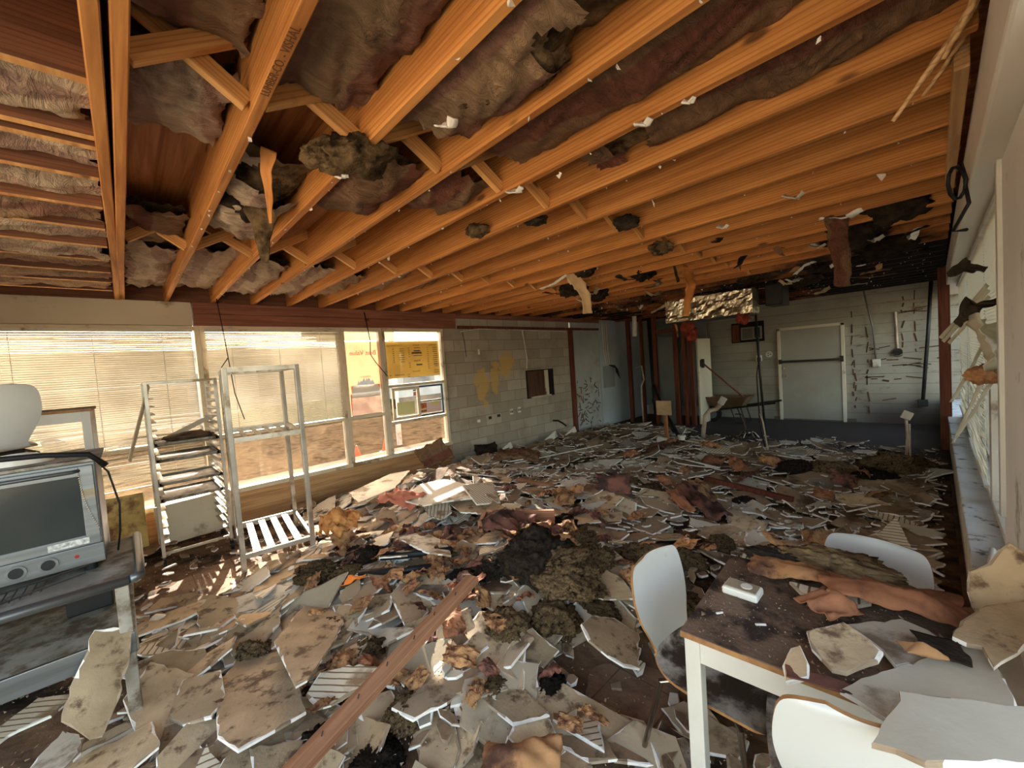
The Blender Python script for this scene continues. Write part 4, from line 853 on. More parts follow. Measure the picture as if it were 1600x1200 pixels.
# block wall fittings
nh = thing('wall_niche', 'square opening in the block wall closed by brown boards behind', 'opening', (WX, 6.35, .97))
MB().box(WX - .002, WX + .006, 5.94, 6.80, .98, 1.56).build('opening_edge_shade', void_shade_m, nh)  # dark slab on the wall face paints the shaded reveal
MB().box(WX + .004, WX + .010, 5.97, 6.60, 1.0, 1.54).build('backboard', wood('niche_board', L((96, 68, 48)), L((72, 48, 34)), 2, vary=0), nh)
MB().box(WX + .004, WX + .03, 6.50, 6.60, 1.0, 1.54).build('side_strip', paint_face, nh)
MB().box(WX + .004, WX + .05, 6.05, 6.65, .985, 1.01).build('bottom_strip', paint_face, nh)
for i, (y_, z_) in enumerate(((5.46, .78), (5.68, .79))):
    o = thing('wall_outlet', '%s white double outlet on the block wall below the square opening' % ('left' if i == 0 else 'right'), 'outlet', (WX, y_, z_))
    MB().box(WX, WX + .012, y_ - .04, y_ + .04, z_ - .055, z_ + .055, bev=.003).build('cover_plate', whiteplastic, o)
    for q in (-.02, .02): MB().box(WX + .012, WX + .016, y_ + q - .01, y_ + q + .01, z_ - .02, z_ + .02).build('socket', dark_metal, o)
for i, (y_, z_, lb) in enumerate(((4.62, .72, 'left'), (4.9, .74, 'middle'), (5.12, .75, 'right'))):
    b_ = MB().box(WX, WX + .02, y_ - .03, y_ + .03, z_ - .025, z_ + .025)
    tag(b_.build('empty_box', gyp if i == 0 else dark_metal), '%s of three small empty outlet boxes low on the block wall' % lb, 'outlet', 'empty outlet boxes on the block wall')
tag(MB().box(WX, WX + .02, 4.72, 4.76, 1.93, 2.03, bev=.003).build('switch_box', whiteplastic), 'narrow white switch box high on the block wall', 'switch')
tag(MB().tube([(WX + .03, 5.9, 2.4), (WX + .03, 5.98, 1.8), (WX + .03, 5.95, 1.6)], .012).build('hanging_cable', white_metal), 'white cable hanging down the block wall to the square opening', 'cable')
tag(MB().tube([(WX + .03, 4.32, 2.34), (WX + .03, 4.75, 2.40), (WX + .03, 7.3, 2.37)], .012).build('wall_conduit', white_metal), 'white conduit running level along the top of the block wall', 'conduit')
tag(MB().tube([(WX + .02, 4.4, 2.35), (WX + .03, 4.42, 2.1), (WX + .02, 4.44, 1.9)], .005).build('thin_wire', dark_metal), 'thin dark wire dangling at the left end of the block wall', 'wire')
for i in range(3): tag(MB().tube([(WX + .04, 8.75 + i * .09, 2.6), (WX + .04, 8.76 + i * .09, 1.9), (WX + .04, 8.85 + i * .07, 1.5)], .013).build('supply_line', white_metal), '%s of three white supply lines hanging on the grey-blue panel' % ['left', 'middle', 'right'][i], 'pipe', 'supply lines on the grey-blue panel')
tag(MB().box(WX + .02, WX + .035, 8.7, 9.2, .95, 1.5).build('patch_panel', mat('grey_patch', L((130, 132, 130)), None, 2, .7)), 'darker grey square patch on the grey-blue wall panel', 'panel')
cb_ = thing('wire_bundle', 'black wires bursting from the grey-blue wall panel', 'wires', (WX + .04, 9.1, 1.4))
for i in range(4): MB().tube([(WX + .04, 8.95, 1.52), (WX + .12, 9.1 + .04 * i, 1.5 - .03 * i), (WX + .1, 9.2 + .05 * i, 1.3 - .05 * i)], .009).build('wire', black, cb_)
pipe('faucet_stub', 'dark faucet stub sticking out low on the block wall near the door post', 'faucet', [(WX, 6.7, .42), (WX + .12, 6.72, .42), (WX + .2, 6.78, .36), (WX + .28, 6.8, .3)], .02, dark_metal)

# wires hanging over the left wall
tag(MB().tube([(WX + .035, 2.62, 2.62), (WX + .13, 2.63, 2.2), (WX + .12, 2.62, 2.0), (WX + .14, 2.68, 1.88), (WX + .16, 2.84, 1.66)], .007).build('hanging_wire', dark_metal, smooth=True), 'kinked black wire hanging from the header in front of the salmon poster', 'wire')
tag(MB().tube([(-5.5, .82, 2.665), (-5.45, .85, 2.2), (-5.5, .9, 1.6), (-5.4, .95, 1.3)], .005).tube([(-5.45, .86, 2.0), (-5.5, .80, 1.9), (-5.5, .78, 1.4)], .005).build('hanging_wire', dark_metal, smooth=True), 'thin black wires hanging down over the first metal rack', 'wire')

# ------------------------------------------------------------------ furniture
def table(label, x, y, z, W, Dp, rot, top_m, leg_h=None, tt=.022):
    t = thing('dining_table', label, 'table', (0, 0, 0))
    h = z if leg_h is None else leg_h; b_ = MB().bev(0, 0, h - tt / 2, W, Dp, tt, .003); 
    vs_, fs_ = b_.v, b_.f; b_.m = [0 if (sum(b_.v[i][2] for i in f_) / len(f_)) > h - .002 else 1 for f_ in b_.f]
    b_.build('tabletop', [top_m, plyedge], t)
    for sx1 in (-1, 1):
        for sy1 in (-1, 1): MB().box(min(sx1 * (W / 2 - .01), sx1 * (W / 2 - .06)), max(sx1 * (W / 2 - .01), sx1 * (W / 2 - .06)), min(sy1 * (Dp / 2 - .01), sy1 * (Dp / 2 - .06)), max(sy1 * (Dp / 2 - .01), sy1 * (Dp / 2 - .06)), 0, h - tt, bev=.003).build('leg', white_metal, t)
    a_ = MB(); a_.box(-W / 2 + .06, W / 2 - .06, -Dp / 2 + .015, -Dp / 2 + .035, h - .1, h - tt).box(-W / 2 + .06, W / 2 - .06, Dp / 2 - .035, Dp / 2 - .015, h - .1, h - tt).box(-W / 2 + .015, -W / 2 + .035, -Dp / 2 + .06, Dp / 2 - .06, h - .1, h - tt).box(W / 2 - .035, W / 2 - .015, -Dp / 2 + .06, Dp / 2 - .06, h - .1, h - tt)
    a_.build('apron', white_metal, t)
    t.location = (x, y, z - h); t.rotation_euler = (0, 0, rot); return t
table('white-legged table with dusty brown top covered in broken boards at lower right', -.265, 1.66, .75, .76, .66, R(4), tabletop_m)
def shell_chair(label, x, y, z, rot, dust=True, tilt=(0, 0)):
    t = thing('shell_chair', label, 'chair', (0, 0, 0), 'white shell chairs')
    # profile: seat front (y=+.21) to back top (y=-.27,z=.83); chair faces +Y
    pf = [(.225, .425, .30), (.215, .438, .37), (.17, .448, .405), (.05, .440, .41), (-.08, .432, .385), (-.15, .438, .33), (-.188, .448, .27), (-.206, .475, .25), (-.220, .525, .285), (-.234, .59, .34), (-.248, .66, .368), (-.260, .73, .362), (-.270, .785, .335), (-.277, .81, .275), (-.280, .824, .15)]
    def curve(s_):  # catmull
        n_ = len(pf) - 1; k = min(int(s_ * n_), n_ - 1); f_ = s_ * n_ - k
        g = lambda i: pf[max(0, min(n_, i))]
        return [.5 * ((2 * g(k)[j]) + (-g(k - 1)[j] + g(k + 1)[j]) * f_ + (2 * g(k - 1)[j] - 5 * g(k)[j] + 4 * g(k + 1)[j] - g(k + 2)[j]) * f_ ** 2 + (-g(k - 1)[j] + 3 * g(k)[j] - 3 * g(k + 1)[j] + g(k + 2)[j]) * f_ ** 3) for j in range(3)]
    def half(s0, s1, nm, m_):
        nu, nv = 22, 14; A_, B_ = [], []; th = .011
        for i in range(nu + 1):
            s_ = s0 + (s1 - s0) * i / nu; y_, z_, w_ = curve(s_); y2, z2, _ = curve(min(1, s_ + .01)); y1, z1, _ = curve(max(0, s_ - .01))
            d = Vector((0, y2 - y1, z2 - z1)).normalized(); nn = Vector((0, d.z, -d.y))  # up/front side normal
            if nn.y < 0 and nn.z < 0: nn = -nn
            ra, rb = [], []
            for j in range(nv + 1):
                v = -1 + 2 * j / nv; cup = .018 * v * v * (1 if s_ > .45 else .5)
                p = Vector((v * w_ / 2, y_, z_)) + nn * cup; ra.append(tuple(p + nn * th / 2)); rb.append(tuple(p - nn * th / 2))
            A_.append(ra); B_.append(rb)
        b_ = MB(); b_.grid(A_, 0); b_.grid([r[::-1] for r in B_], 0)
        e = MB()
        rim = lambda R_: [R_[0][j] for j in range(nv + 1)] * 0 + [R_[i][0] for i in range(nu + 1)]
        for side_ in (0, -1):
            b_.grid([[A_[i][side_] for i in range(nu + 1)], [B_[i][side_] for i in range(nu + 1)]], 1)
        if s0 == 0: b_.grid([A_[0], B_[0]], 1)
        if s1 == 1: b_.grid([A_[-1], B_[-1]], 1)
        b_.build(nm, [m_, plyedge], t, smooth=True)
    half(0, .5, 'seat', chairdusty if dust else chairwhite); half(.5, 1, 'backrest', chairwhite)
    for sx1 in (-1, 1):
        MB().tube([(sx1 * .13, .12, .425), (sx1 * .17, .16, .40), (sx1 * .20, .21, .0)], .011, n=10).build('leg', chrome, t)
        MB().tube([(sx1 * .13, -.08, .42), (sx1 * .17, -.14, .40), (sx1 * .20, -.24, .0)], .011, n=10).build('leg', chrome, t)
    MB().box(-.14, .14, -.1, .14, .405, .425, bev=.005).build('seat_plate', dark_metal, t)
    t.location = (x, y, z); t.rotation_euler = (tilt[0], tilt[1], rot); return t
shell_chair('white shell chair with dusty seat standing left of the table', -.62, 1.60, .0, R(-96))
shell_chair('white shell chair at the bottom edge, back toward the camera, tucked under the table', -.18, 1.39, .035, R(14))
shell_chair('white shell chair behind the table, only the curved top of its back showing', -.23, 2.05, .0, R(172))
# raised things behind the oven
ct = thing('counter_cabinet', 'low cabinet hidden behind the oven, carrying the spare chairs', 'cabinet', (-4.1, -.8, 0))
MB().box(-4.45, -3.62, -1.45, -.34, 0, .95, bev=.006).build('body', dusty_steel, ct)
MB().box(-4.48, -3.6, -1.48, -.32, .95, .97, bev=.004).build('worktop', plyedge, ct)
shell_chair('pale shell chair standing on the cabinet behind the oven, back to the camera', -3.92, -.63, .97, R(112), dust=False)
tb = table('tall white-framed table with debris on its edge behind the oven', -4.85, -.72, 1.60, .7, 1.05, 0, tabletop_m, leg_h=1.60)

# steel cart with oven
ca = thing('steel_cart', 'dusty steel work cart with tubular front rail carrying the oven', 'cart', (-3.0, -.6, 0))
MB().box(-3.5, -2.72, -1.2, -.03, .77, .80, bev=.004).build('top_shelf', dusty_steel, ca)
b_ = MB().tube([(-2.70, -1.2, .80), (-2.70, -.06, .80)], .024, n=12).tube([(-2.70, -.06, .80), (-2.72, -.02, .80), (-3.46, -.02, .81)], .02, n=12); b_.build('front_rail', steel, ca, smooth=True)
MB().box(-3.48, -2.76, -1.2, -.06, .50, .52, bev=.004).build('lower_shelf', dusty_steel, ca)
MB().box(-2.77, -2.75, -1.2, -.06, .42, .52, bev=.003).build('shelf_apron', steel, ca)
for x_ in (-2.78, -3.44):
    for y_ in (-1.15, -.09): MB().box(x_ - .025, x_ + .025, y_ - .025, y_ + .025, .12, .77, bev=.004).build('leg', dusty_steel, ca)
for x_ in (-2.78, -3.44):
    w_ = MB().disc((x_, -.09, .06), (0, 1, 0), .06, .03); w_.build('caster', black, ca)
ov = thing('countertop_oven', 'steel countertop oven with dark glass door and two knob holes on the cart', 'oven', (-3.25, -.55, .80))
OX = -2.99
MB().box(-3.5, OX - .02, -1.0, -.14, .84, 1.36, bev=.006).build('body', steel, ov)
tp = MB().box(-3.52, OX + .0, -1.02, -.12, 1.36, 1.375, bev=.003); tp.build('top_panel', dusty_steel, ov)
b_ = MB()
for i in range(6): b_.box(OX - .03, OX - .012, -.27 - i * .14, -.17 - i * .14, 1.3755, 1.377)
b_.build('vent_slots', black, ov)
b_ = MB(); rect_frame(b_, OX, -1.0, -.15, .945, 1.345, .05, .035); b_.build('door_frame', steel, ov)
MB().box(OX - .01, OX + .012, -.95, -.20, .995, 1.295).build('door_glass', ovenglass, ov)
h_ = MB().tube([(OX + .015, -.2, 1.325), (OX + .04, -.22, 1.325), (OX + .04, -.96, 1.325), (OX + .015, -.98, 1.325)], .009); h_.build('door_handle', steel, ov, smooth=True)
MB().box(OX - .02, OX + .012, -1.0, -.14, .845, .942, bev=.004).build('control_panel', steel, ov)
for y_ in (-.335, -.435):
    k = MB().tube([(OX + .012, y_, .895), (OX + .02, y_, .895)], .034, n=20); kk = k.build('knob_ring', steel, ov)
    MB().disc((OX + .021, y_, .895), (1, 0, 0), .024, .003, n=20).build('knob_hole', black, ov)
MB().disc((OX + .014, -.24, .90), (1, 0, 0), .008, .004).build('indicator_light', mat('red_lens', L((150, 40, 36)), None, 4, .3), ov)
MB().box(OX + .018, OX + .020, -.33, -.19, .955, .985).build('rating_label', mat('paper_label', L((206, 206, 200)), L((130, 130, 126)), 60, .6), ov)
for y_ in (-.9, -.2): MB().disc((-3.05, y_, .822), (0, 0, 1), .025, .044).build('foot', black, ov)
ch_ = MB()
for i in range(26): 
    t_ = i / 25; ch_.bev(OX + .02 + .004 * math.sin(i), -.20 + .05 * t_ * t_, 1.31 - .29 * t_, .007, .007, .007, .002)
tag(ch_.build('ball_chain', chrome, smooth=True), 'small metal ball chain hanging over the oven door glass', 'chain')
tray = MB()
for i in range(13): tray.tube([(-2.92, -1.0 + i * .03 + .3, .815 + .002 * i), (-2.74, -1.0 + i * .03 + .3, .815 + .003 * i)], .003, n=5)
tray.tube([(-2.92, -.72, .815), (-2.92, -.2, .86)], .004, n=5).tube([(-2.74, -.72, .815), (-2.74, -.2, .88)], .004, n=5)
tag(tray.build('wire_grate', dark_metal), 'bent dark wire grate lying on the cart front below the oven knobs', 'grate')
hz = MB().tube([(-2.95, -1.0, 1.44), (-2.9, -.6, 1.45), (-2.92, -.3, 1.43), (-2.98, -.16, 1.40), (-3.0, -.10, 1.33)], .013, n=10)
tag(hz.build('black_hose', black, smooth=True), 'thick black hose lying across the oven top and drooping past its corner', 'hose')
tag(MB().tube([(-3.1, -.16, 1.38), (-3.1, -.10, 1.28), (-3.08, -.07, 1.1), (-3.1, -.08, .95), (-3.2, -.1, .82)], .005, n=6).build('power_cord', black, smooth=True), 'thin black cord looping down beside the oven to the cart', 'cord')
b_ = MB(); P = []
for i in range(9):
    r_ = .085 * math.sin(math.pi / 2 * (1 - i / 8)) + .001; z_ = 1.377 + .055 * math.sin(math.pi / 2 * i / 8)
    P.append([(-3.2 + r_ * math.cos(a_), -.42 + 1.5 * r_ * math.sin(a_), z_) for a_ in [math.pi * 2 * k / 20 for k in range(21)]])
b_.grid(P); tag(b_.build('overturned_bowl', whiteplastic, smooth=True), 'white shallow bowl turned upside down on top of the oven', 'bowl')
tag(MB().tube([(-3.9, .02, .05), (-3.84, .06, .05), (-3.8, .09, .05)], .045, n=16, rs=[.045, .045, .02]).build('white_bottle', whiteplastic, smooth=True), 'white plastic bottle lying on the floor right of the cart', 'bottle')
tag(MB().box(-3.36, -3.2, -.32, -.14, .52, .66, bev=.01).build('black_container', black), 'black container on the lower shelf of the steel cart', 'container')
# board leaning on blinds and broken slats
tag(MB().bar((-4.9, -.02, 1.1), (-5.5, .18, 1.75), .01, .05).build('loose_slat', cream), 'loose pale slat leaning between the tall table and the blind', 'slat')
tag(MB().bar((-5.6, .2, 1.15), (-5.62, .75, 1.4), .01, .05).build('loose_slat', cream), 'loose pale slat stuck diagonally behind the first metal rack', 'slat')
yb_ = MB().bar((-5.66, -.6, .36), (-5.62, .05, .36), .02, .62); tag(yb_.build('lined_board', yellowboard), 'yellow-brown board with white line drawing leaning low behind the first rack', 'board')
wl_ = MB()
for i in range(7):
    wl_.bar((-5.645, -.3 + i * .05, .12), (-5.635, -.45 + i * .085, .64), .004, .006, up=(1, 0, 0))
wl_ = tag(wl_.build('white_line_drawing', white_metal), 'fan of white lines on the yellow-brown board behind the first rack', 'drawing', kind='stuff')
tag(MB().bar((-5.6, .12, .28), (-5.62, .78, .3), .03, .42).build('white_panel_box', cream), 'cream panel box standing on the floor behind the first metal rack', 'panel')

# ------------------------------------------------------------------ racks
def bunrack():
    x0, x1, y0, y1 = -5.68, -5.06, .14, .67
    t = thing('bun_pan_rack', 'narrow aluminium tray rack with many angled runners, left of the two racks', 'rack', (-5.37, .4, 0))
    for x_ in (x0, x1):
        for y_ in (y0, y1):
            MB().box(x_ - .014, x_ + .014, y_ - .014, y_ + .014, .12, 1.78, bev=.002).build('post', alu, t)
            c_ = MB().disc((x_, y_, .05), (0, 1, 0), .05, .025); c_.build('caster', black, t)
            MB().tube([(x_, y_, .12), (x_, y_, .07)], .012).build('caster_stem', steel, t)
    b_ = MB()
    for z_ in (.15, 1.77): b_ = MB().bar((x0, y0, z_), (x0, y1, z_), .022).bar((x1, y0, z_), (x1, y1, z_), .022).bar((x0, y0, z_), (x1, y0, z_), .022).bar((x0, y1, z_), (x1, y1, z_), .022); b_.build('cross_frame', alu, t)
    for i in range(20):
        z_ = .25 + i * .076
        for y_, s_ in ((y0 + .012, 1), (y1 - .012, -1)):
            r_ = MB(); r_.box(x0, x1, min(y_, y_ + s_ * .042), max(y_, y_ + s_ * .042), z_, z_ + .0025); r_.box(x0, x1, y_ - .001, y_ + .001, z_, z_ + .03)
            r_.build('runner', alu, t)
    return t
bunrack()
for i, z_ in enumerate((1.165, 1.01, .785, .63)):
    b_ = MB().box(-5.66, -5.08, .165, .645, z_ + .003, z_ + .008); rect_frame
    for (a0, a1, c0, c1) in ((-5.66, -5.64, .165, .645), (-5.10, -5.08, .165, .645), (-5.66, -5.08, .165, .18), (-5.66, -5.08, .63, .645)): b_.box(a0, a1, c0, c1, z_ + .003, z_ + .028)
    tag(b_.build('sheet_pan', dusty_steel), ['top sheet pan in the narrow rack, dusty with rubble on it', 'second sheet pan from the top in the narrow rack', 'third sheet pan from the top in the narrow rack', 'lowest sheet pan in the narrow rack'][i], 'tray', 'sheet pans in the narrow rack')
o = D.objects.new('rubble_heap', lump_mesh('rubble_heap', .17, 88, 3, dustbed, .22)); COL.objects.link(o); o.location = (-5.4, .45, 1.20); tag(o, 'small brown heap of dust on the top sheet pan of the rack', 'dust', kind='stuff')
def rackB():
    c = [Vector((-4.18, .62)), Vector((-4.12, 1.17)), Vector((-5.10, 1.29)), Vector((-5.16, .74))]
    t = thing('platter_rack', 'open aluminium rack with three tiers of slats, right of the two racks', 'rack', (-4.65, .95, 0))
    for i, p in enumerate(c): MB().box(p.x - .02, p.x + .02, p.y - .02, p.y + .02, .03, 1.85, bev=.003).build('post', alu, t)
    for z_, nm in ((.2, 'lower'), (1.22, 'middle'), (1.83, 'top')):
        b_ = MB()
        for i in range(4):
            a_, e = c[i], c[(i + 1) % 4]; b_.bar((a_.x, a_.y, z_), (e.x, e.y, z_), .022, .04)
        b_.build('tier_frame', alu, t)
        for k in range(1, 5):
            f_ = k / 5; a_ = c[0].lerp(c[1], f_); e = c[3].lerp(c[2], f_)
            MB().bar((a_.x, a_.y, z_ - .0), (e.x, e.y, z_), .055 if z_ < 1 else .035, .016).build('slat', alu, t)
    return t
rackB()

# ------------------------------------------------------------------ things on the near table
wd_ = thing('white_device', 'small white plastic box with a grey lid standing on the table', 'box', (-.53, 1.66, .75))
MB().bev(-.53, 1.66, .766, .125, .085, .030, .008).build('body', whiteplastic, wd_)
MB().bev(-.53, 1.66, .782, .108, .068, .006, .002).build('lid', paper_grey, wd_)
MB().disc((-.515, 1.66, .786), (0, 0, 1), .02, .003).build('round_button', whiteplastic, wd_)
wd_.rotation_euler = (0, 0, 0)
for i, (x_, y_, s_) in enumerate(((-.56, 1.47, .5), (-.44, 1.49, .9))):
    tag(MB().bar((x_, y_, .754), (x_ + .03 * s_, y_ + .02, .754), .006, .005).build('white_chip', gyp), ['tiny white stub on the table in front of the white device', 'tiny white sliver on the table right of the tiny stub'][i], 'chip')
b_ = MB()
for i in range(900):
    u = rnd.uniform(-.36, .36); v = rnd.uniform(-.31, .31); x_ = -.265 + u * .998 - v * .07; y_ = 1.66 + u * .07 + v * .998; s_ = rnd.uniform(.001, .0045) * (1 + (rnd.random() < .03) * 1.5)
    q = [(x_ + rnd.uniform(-s_, s_), y_ + rnd.uniform(-s_, s_), .7505 + rnd.uniform(0, s_ * 1.6)) for k in range(4)]; b_.add(q, [(0, 1, 2), (0, 2, 3), (0, 3, 1), (1, 2, 3)])
tag(b_.build('table_grit', chipm), 'grit and crumbs scattered over the brown table top', 'grit', kind='stuff')
def sheet_obj(name, label, cat, loc, rot, L_, W_, m_, amp=.03, seed=1, sag=-.02, edge=.03, curl=0, thick=.003, nu=24, nv=14, fr=5, group=None):
    edge = min(edge, W_ * .05); b_ = MB(); b_.grid(crumple(L_, W_, nu, nv, amp, seed, sag, fr, edge, curl)); me = b_.mesh(name, m_, True)
    o = D.objects.new(name, me); COL.objects.link(o); o.location = loc; o.rotation_euler = rot
    so = o.modifiers.new('thickness', 'SOLIDIFY'); so.thickness = thick
    return tag(o, label, cat, group)
sheet_obj('rust_paper', 'long rust-orange curled paper lying across the back of the table', 'paper', (-.10, 1.83, .80), (0, .1, R(20)), .42, .13, rust_paper, .02, 3, -.04)
sheet_obj('rust_paper', 'small rust-orange folded paper in the middle of the table', 'paper', (-.27, 1.68, .79), (.15, .1, R(60)), .15, .12, rust_paper, .035, 5, -.03)
sheet_obj('brown_paper', 'brown flaky paper at the far left corner of the table', 'paper', (-.42, 1.86, .785), (.0, 0, R(10)), .26, .14, kraft, .03, 7, -.02)
sheet_obj('brown_paper', 'dark brown paper on the back edge of the table beside the black wool', 'paper', (-.15, 1.93, .785), (.0, 0, R(-5)), .4, .14, rust_paper, .02, 9, -.01)
sheet_obj('brown_paper', 'dark red-brown strip under the large pale board at the table edge', 'paper', (-.2, 1.31, .775), (.0, 0, R(15)), .22, .05, kraft_red, .01, 11, 0)
sheet_obj('black_fabric', 'small dark grey felt patch on the dusty board right of the table centre', 'fabric', (.0, 1.60, .815), (.1, .1, .3), .1, .1, wool_black, .008, 13, 0)
sheet_obj('tan_scrap', 'crumpled tan paper knob beside the dark felt patch', 'paper', (-.04, 1.52, .82), (.2, 0, .5), .09, .05, kraft, .02, 15, -.02)
o = D.objects.new('wool_clump', lump_mesh('wool_clump', .12, 301, 5, wool, .4)); COL.objects.link(o); o.location = (-.3, 2.03, .79); o.scale = (1.5, .7, 1)
tag(o, 'black wool clump against the curved chair back behind the table', 'insulation')
o = D.objects.new('wool_clump', lump_mesh('wool_clump', .1, 302, 5, wool_black, .4)); COL.objects.link(o); o.location = (-.45, 2.0, .77); o.scale = (1.4, .7, 1)
tag(o, 'black wool clump at the far left corner of the table', 'insulation')

# ------------------------------------------------------------------ right wall details
def cable(label, pts, r=.008, m_=black): return tag(MB().tube(pts, r, n=8).build('black_cable', m_, smooth=True), label, 'cable')
lp = [(.085 + .03 * math.cos(a_), 2.95 + .05 * math.sin(a_ * 1.3), 2.42 - .07 * math.sin(a_)) for a_ in [i * .6 for i in range(12)]]
cable('looped black cable with plug hanging on the right wall header', [(.1, 3.0, 2.52)] + lp + [(.12, 2.9, 2.3), (.07, 3.0, 2.2), (.11, 2.9, 2.18)])
for i, (p, w0, mm_, lb) in enumerate(((((.19, 3.2, 2.02), (.13, 3.2, 2.05), (.05, 3.1, 2.0)), .1, wool_black, 'upper black charred flap sticking out of the torn right blind'),
                                  (((.2, 2.9, 1.84), (.13, 2.9, 1.83), (.07, 2.85, 1.74)), .12, wool_black, 'lower black charred flap sticking out of the torn right blind'))):
    strip('charred_flap', lb, 'scrap', p, w0, w0 * .3, mm_, 31 + i, thick=.008, jag=.8)
for i, (a_, c_) in enumerate((((.2, 3.4, 1.95), (.02, 3.2, 1.68)), ((.2, 3.35, 1.92), (.03, 3.22, 1.66)), ((.2, 3.3, 1.88), (.05, 3.2, 1.65)), ((.2, 3.2, 1.72), (.06, 3.5, 1.3)), ((.2, 3.1, 1.6), (.07, 3.9, .98)), ((.2, 3.2, 1.45), (.08, 3.7, 1.05)))):
    strip('slat_fragment', 'loose bent white blind slat sticking out of the right window, %s from the top' % ORD[i], 'slat', [a_, tuple((p + q) / 2 + .01 for p, q in zip(a_, c_)), c_], .025, .02, shade_r, 41 + i, thick=.0015, jag=.1, nv=3)
sheet_obj('plastic_sheet', 'torn pale translucent sheet hanging from the right blind beside the post', 'sheet', (.17, 2.95, 1.62), (R(80), .2, R(75)), .34, .26, shade_r, .05, 17, 0, .06)
o = D.objects.new('wool_clump', lump_mesh('wool_clump', .05, 305, 4, kraft, .8)); COL.objects.link(o); o.location = (.15, 2.85, 1.5); tag(o, 'brown fuzzy clump under the torn sheet beside the white post', 'insulation')
tag(MB().tube([(.19, 2.72, .58), (.17, 2.95, .53), (.2, 3.3, .52)], .014, n=10).build('white_tube', whiteplastic, smooth=True), 'short white tube lying on the right window sill', 'tube')

# ------------------------------------------------------------------ debris field
def mound(x, y, cx, cy, rx, ry, h): 
    d = ((x - cx) / rx) ** 2 + ((y - cy) / ry) ** 2; return h * math.exp(-d)
def H(x, y):
    h = .05 + .03 * noise.noise(Vector((x * .9, y * .9, 3)))
    h += mound(x, y, -4.35, 2.75, .75, .6, .30) + mound(x, y, -5.2, 4.2, .6, .8, .10) + mound(x, y, -2.0, 2.25, .75, .55, .22) + mound(x, y, -3.2, 1.35, .6, .45, .14)
    h += mound(x, y, -1.9, 1.3, 1.0, .6, .06) + mound(x, y, -2.6, 3.9, .7, .5, .12) + mound(x, y, -.9, 3.4, .7, .6, .08) + mound(x, y, -3.2, 3.0, 1, .7, .12)
    h -= mound(x, y, -1.15, 1.75, .38, .33, .10) + mound(x, y, -4.2, .3, .5, .45, .05)
    edge = 8.0 + .5 * noise.noise(Vector((x * .7, 5, 1))) + (1.4 if x < -3.6 else 0)
    h *= max(0, min(1, (edge - y) / .9))
    return h
NX, NY = 150, 260; b_ = MB(); P = []
for j in range(NY + 1):
    y_ = -1.55 + (9.9 + 1.55) * j / NY; row = []
    for i in range(NX + 1):
        x_ = -5.79 + (.10 + 5.79) * i / NX; h_ = H(x_, y_)
        z_ = h_ - .028 + .03 * min(1, max(0, h_) * 12) * noise.fractal(Vector((x_ * 5, y_ * 5, 0)), .9, 2.1, 5)
        row.append((x_, y_, max(z_, -.02) if h_ > .005 else -.02))
    P.append(row)
b_.grid(P); tag(b_.build('rubble_bed', dustbed, smooth=False, loc=(-2.8, 3.5, 0)), 'bed of brown dust and crumbled debris over the whole floor', 'rubble', kind='stuff')

gyp_dusty = mat('dusty_gypsum', L((164, 146, 122)), L((130, 110, 88)), 12, .9, kind='World')
def slab_mesh(poly, th, name, mats, seed, jag=.012, torn=.012, bend=0.0, sub=.045, whiteness=.45):
    """broken board: paper face inset from a torn white gypsum rim; poly in local xy"""
    r_ = random.Random(seed); ring = []
    n = len(poly)
    for i in range(n):
        a = Vector(poly[i]); c = Vector(poly[(i + 1) % n]); L_ = (c - a).length; k = max(1, int(L_ / sub)); clean = r_.random() < .62
        nn = Vector((-(c - a).y, (c - a).x)).normalized() if L_ > 0 else Vector((0, 0))
        for q in range(k):
            p = a.lerp(c, q / k); 
            if q and not clean: p = p + nn * r_.uniform(-jag, jag)
            ring.append(p)
    cen = sum(ring, Vector((0, 0))) / len(ring); m_ = len(ring)
    zb = lambda p: bend * (p - cen).length_squared
    vs, fs, mi = [], [], []
    inset = [];
    for p in ring:
        d = (cen - p); l = d.length or 1; inset.append(p + d / l * min(l * .3, torn * (r_.uniform(.05, .3) if r_.random() < .5 else r_.uniform(.4, 1.3))))
    for p in inset: vs.append((p.x, p.y, th + zb(p)))
    for p in ring: vs.append((p.x, p.y, th * .78 + zb(p)))
    for p in ring:
        q = p + (p - cen) * 0; vs.append((q.x, q.y, zb(q)))
    vs.append((cen.x, cen.y, th)); c_ = len(vs) - 1; vs.append((cen.x, cen.y, 0)); cb2 = len(vs) - 1
    dusty_until = 0; white = True
    for i in range(m_):
        j = (i + 1) % m_
        if i >= dusty_until: white = r_.random() < whiteness; dusty_until = i + r_.randint(2, 7)
        fs.append((i, j, c_)); mi.append(0)
        fs.append((m_ + i, m_ + j, j, i)); mi.append(1 if white else 3)
        fs.append((2 * m_ + i, 2 * m_ + j, m_ + j, m_ + i)); mi.append(1 if white or r_.random() < .3 else 3)
        fs.append((2 * m_ + j, 2 * m_ + i, cb2)); mi.append(2)
    me = D.meshes.new(name); me.from_pydata(vs, [], fs)
    for x in mats: me.materials.append(x)
    me.polygons.foreach_set('material_index', mi); me.update(); return me
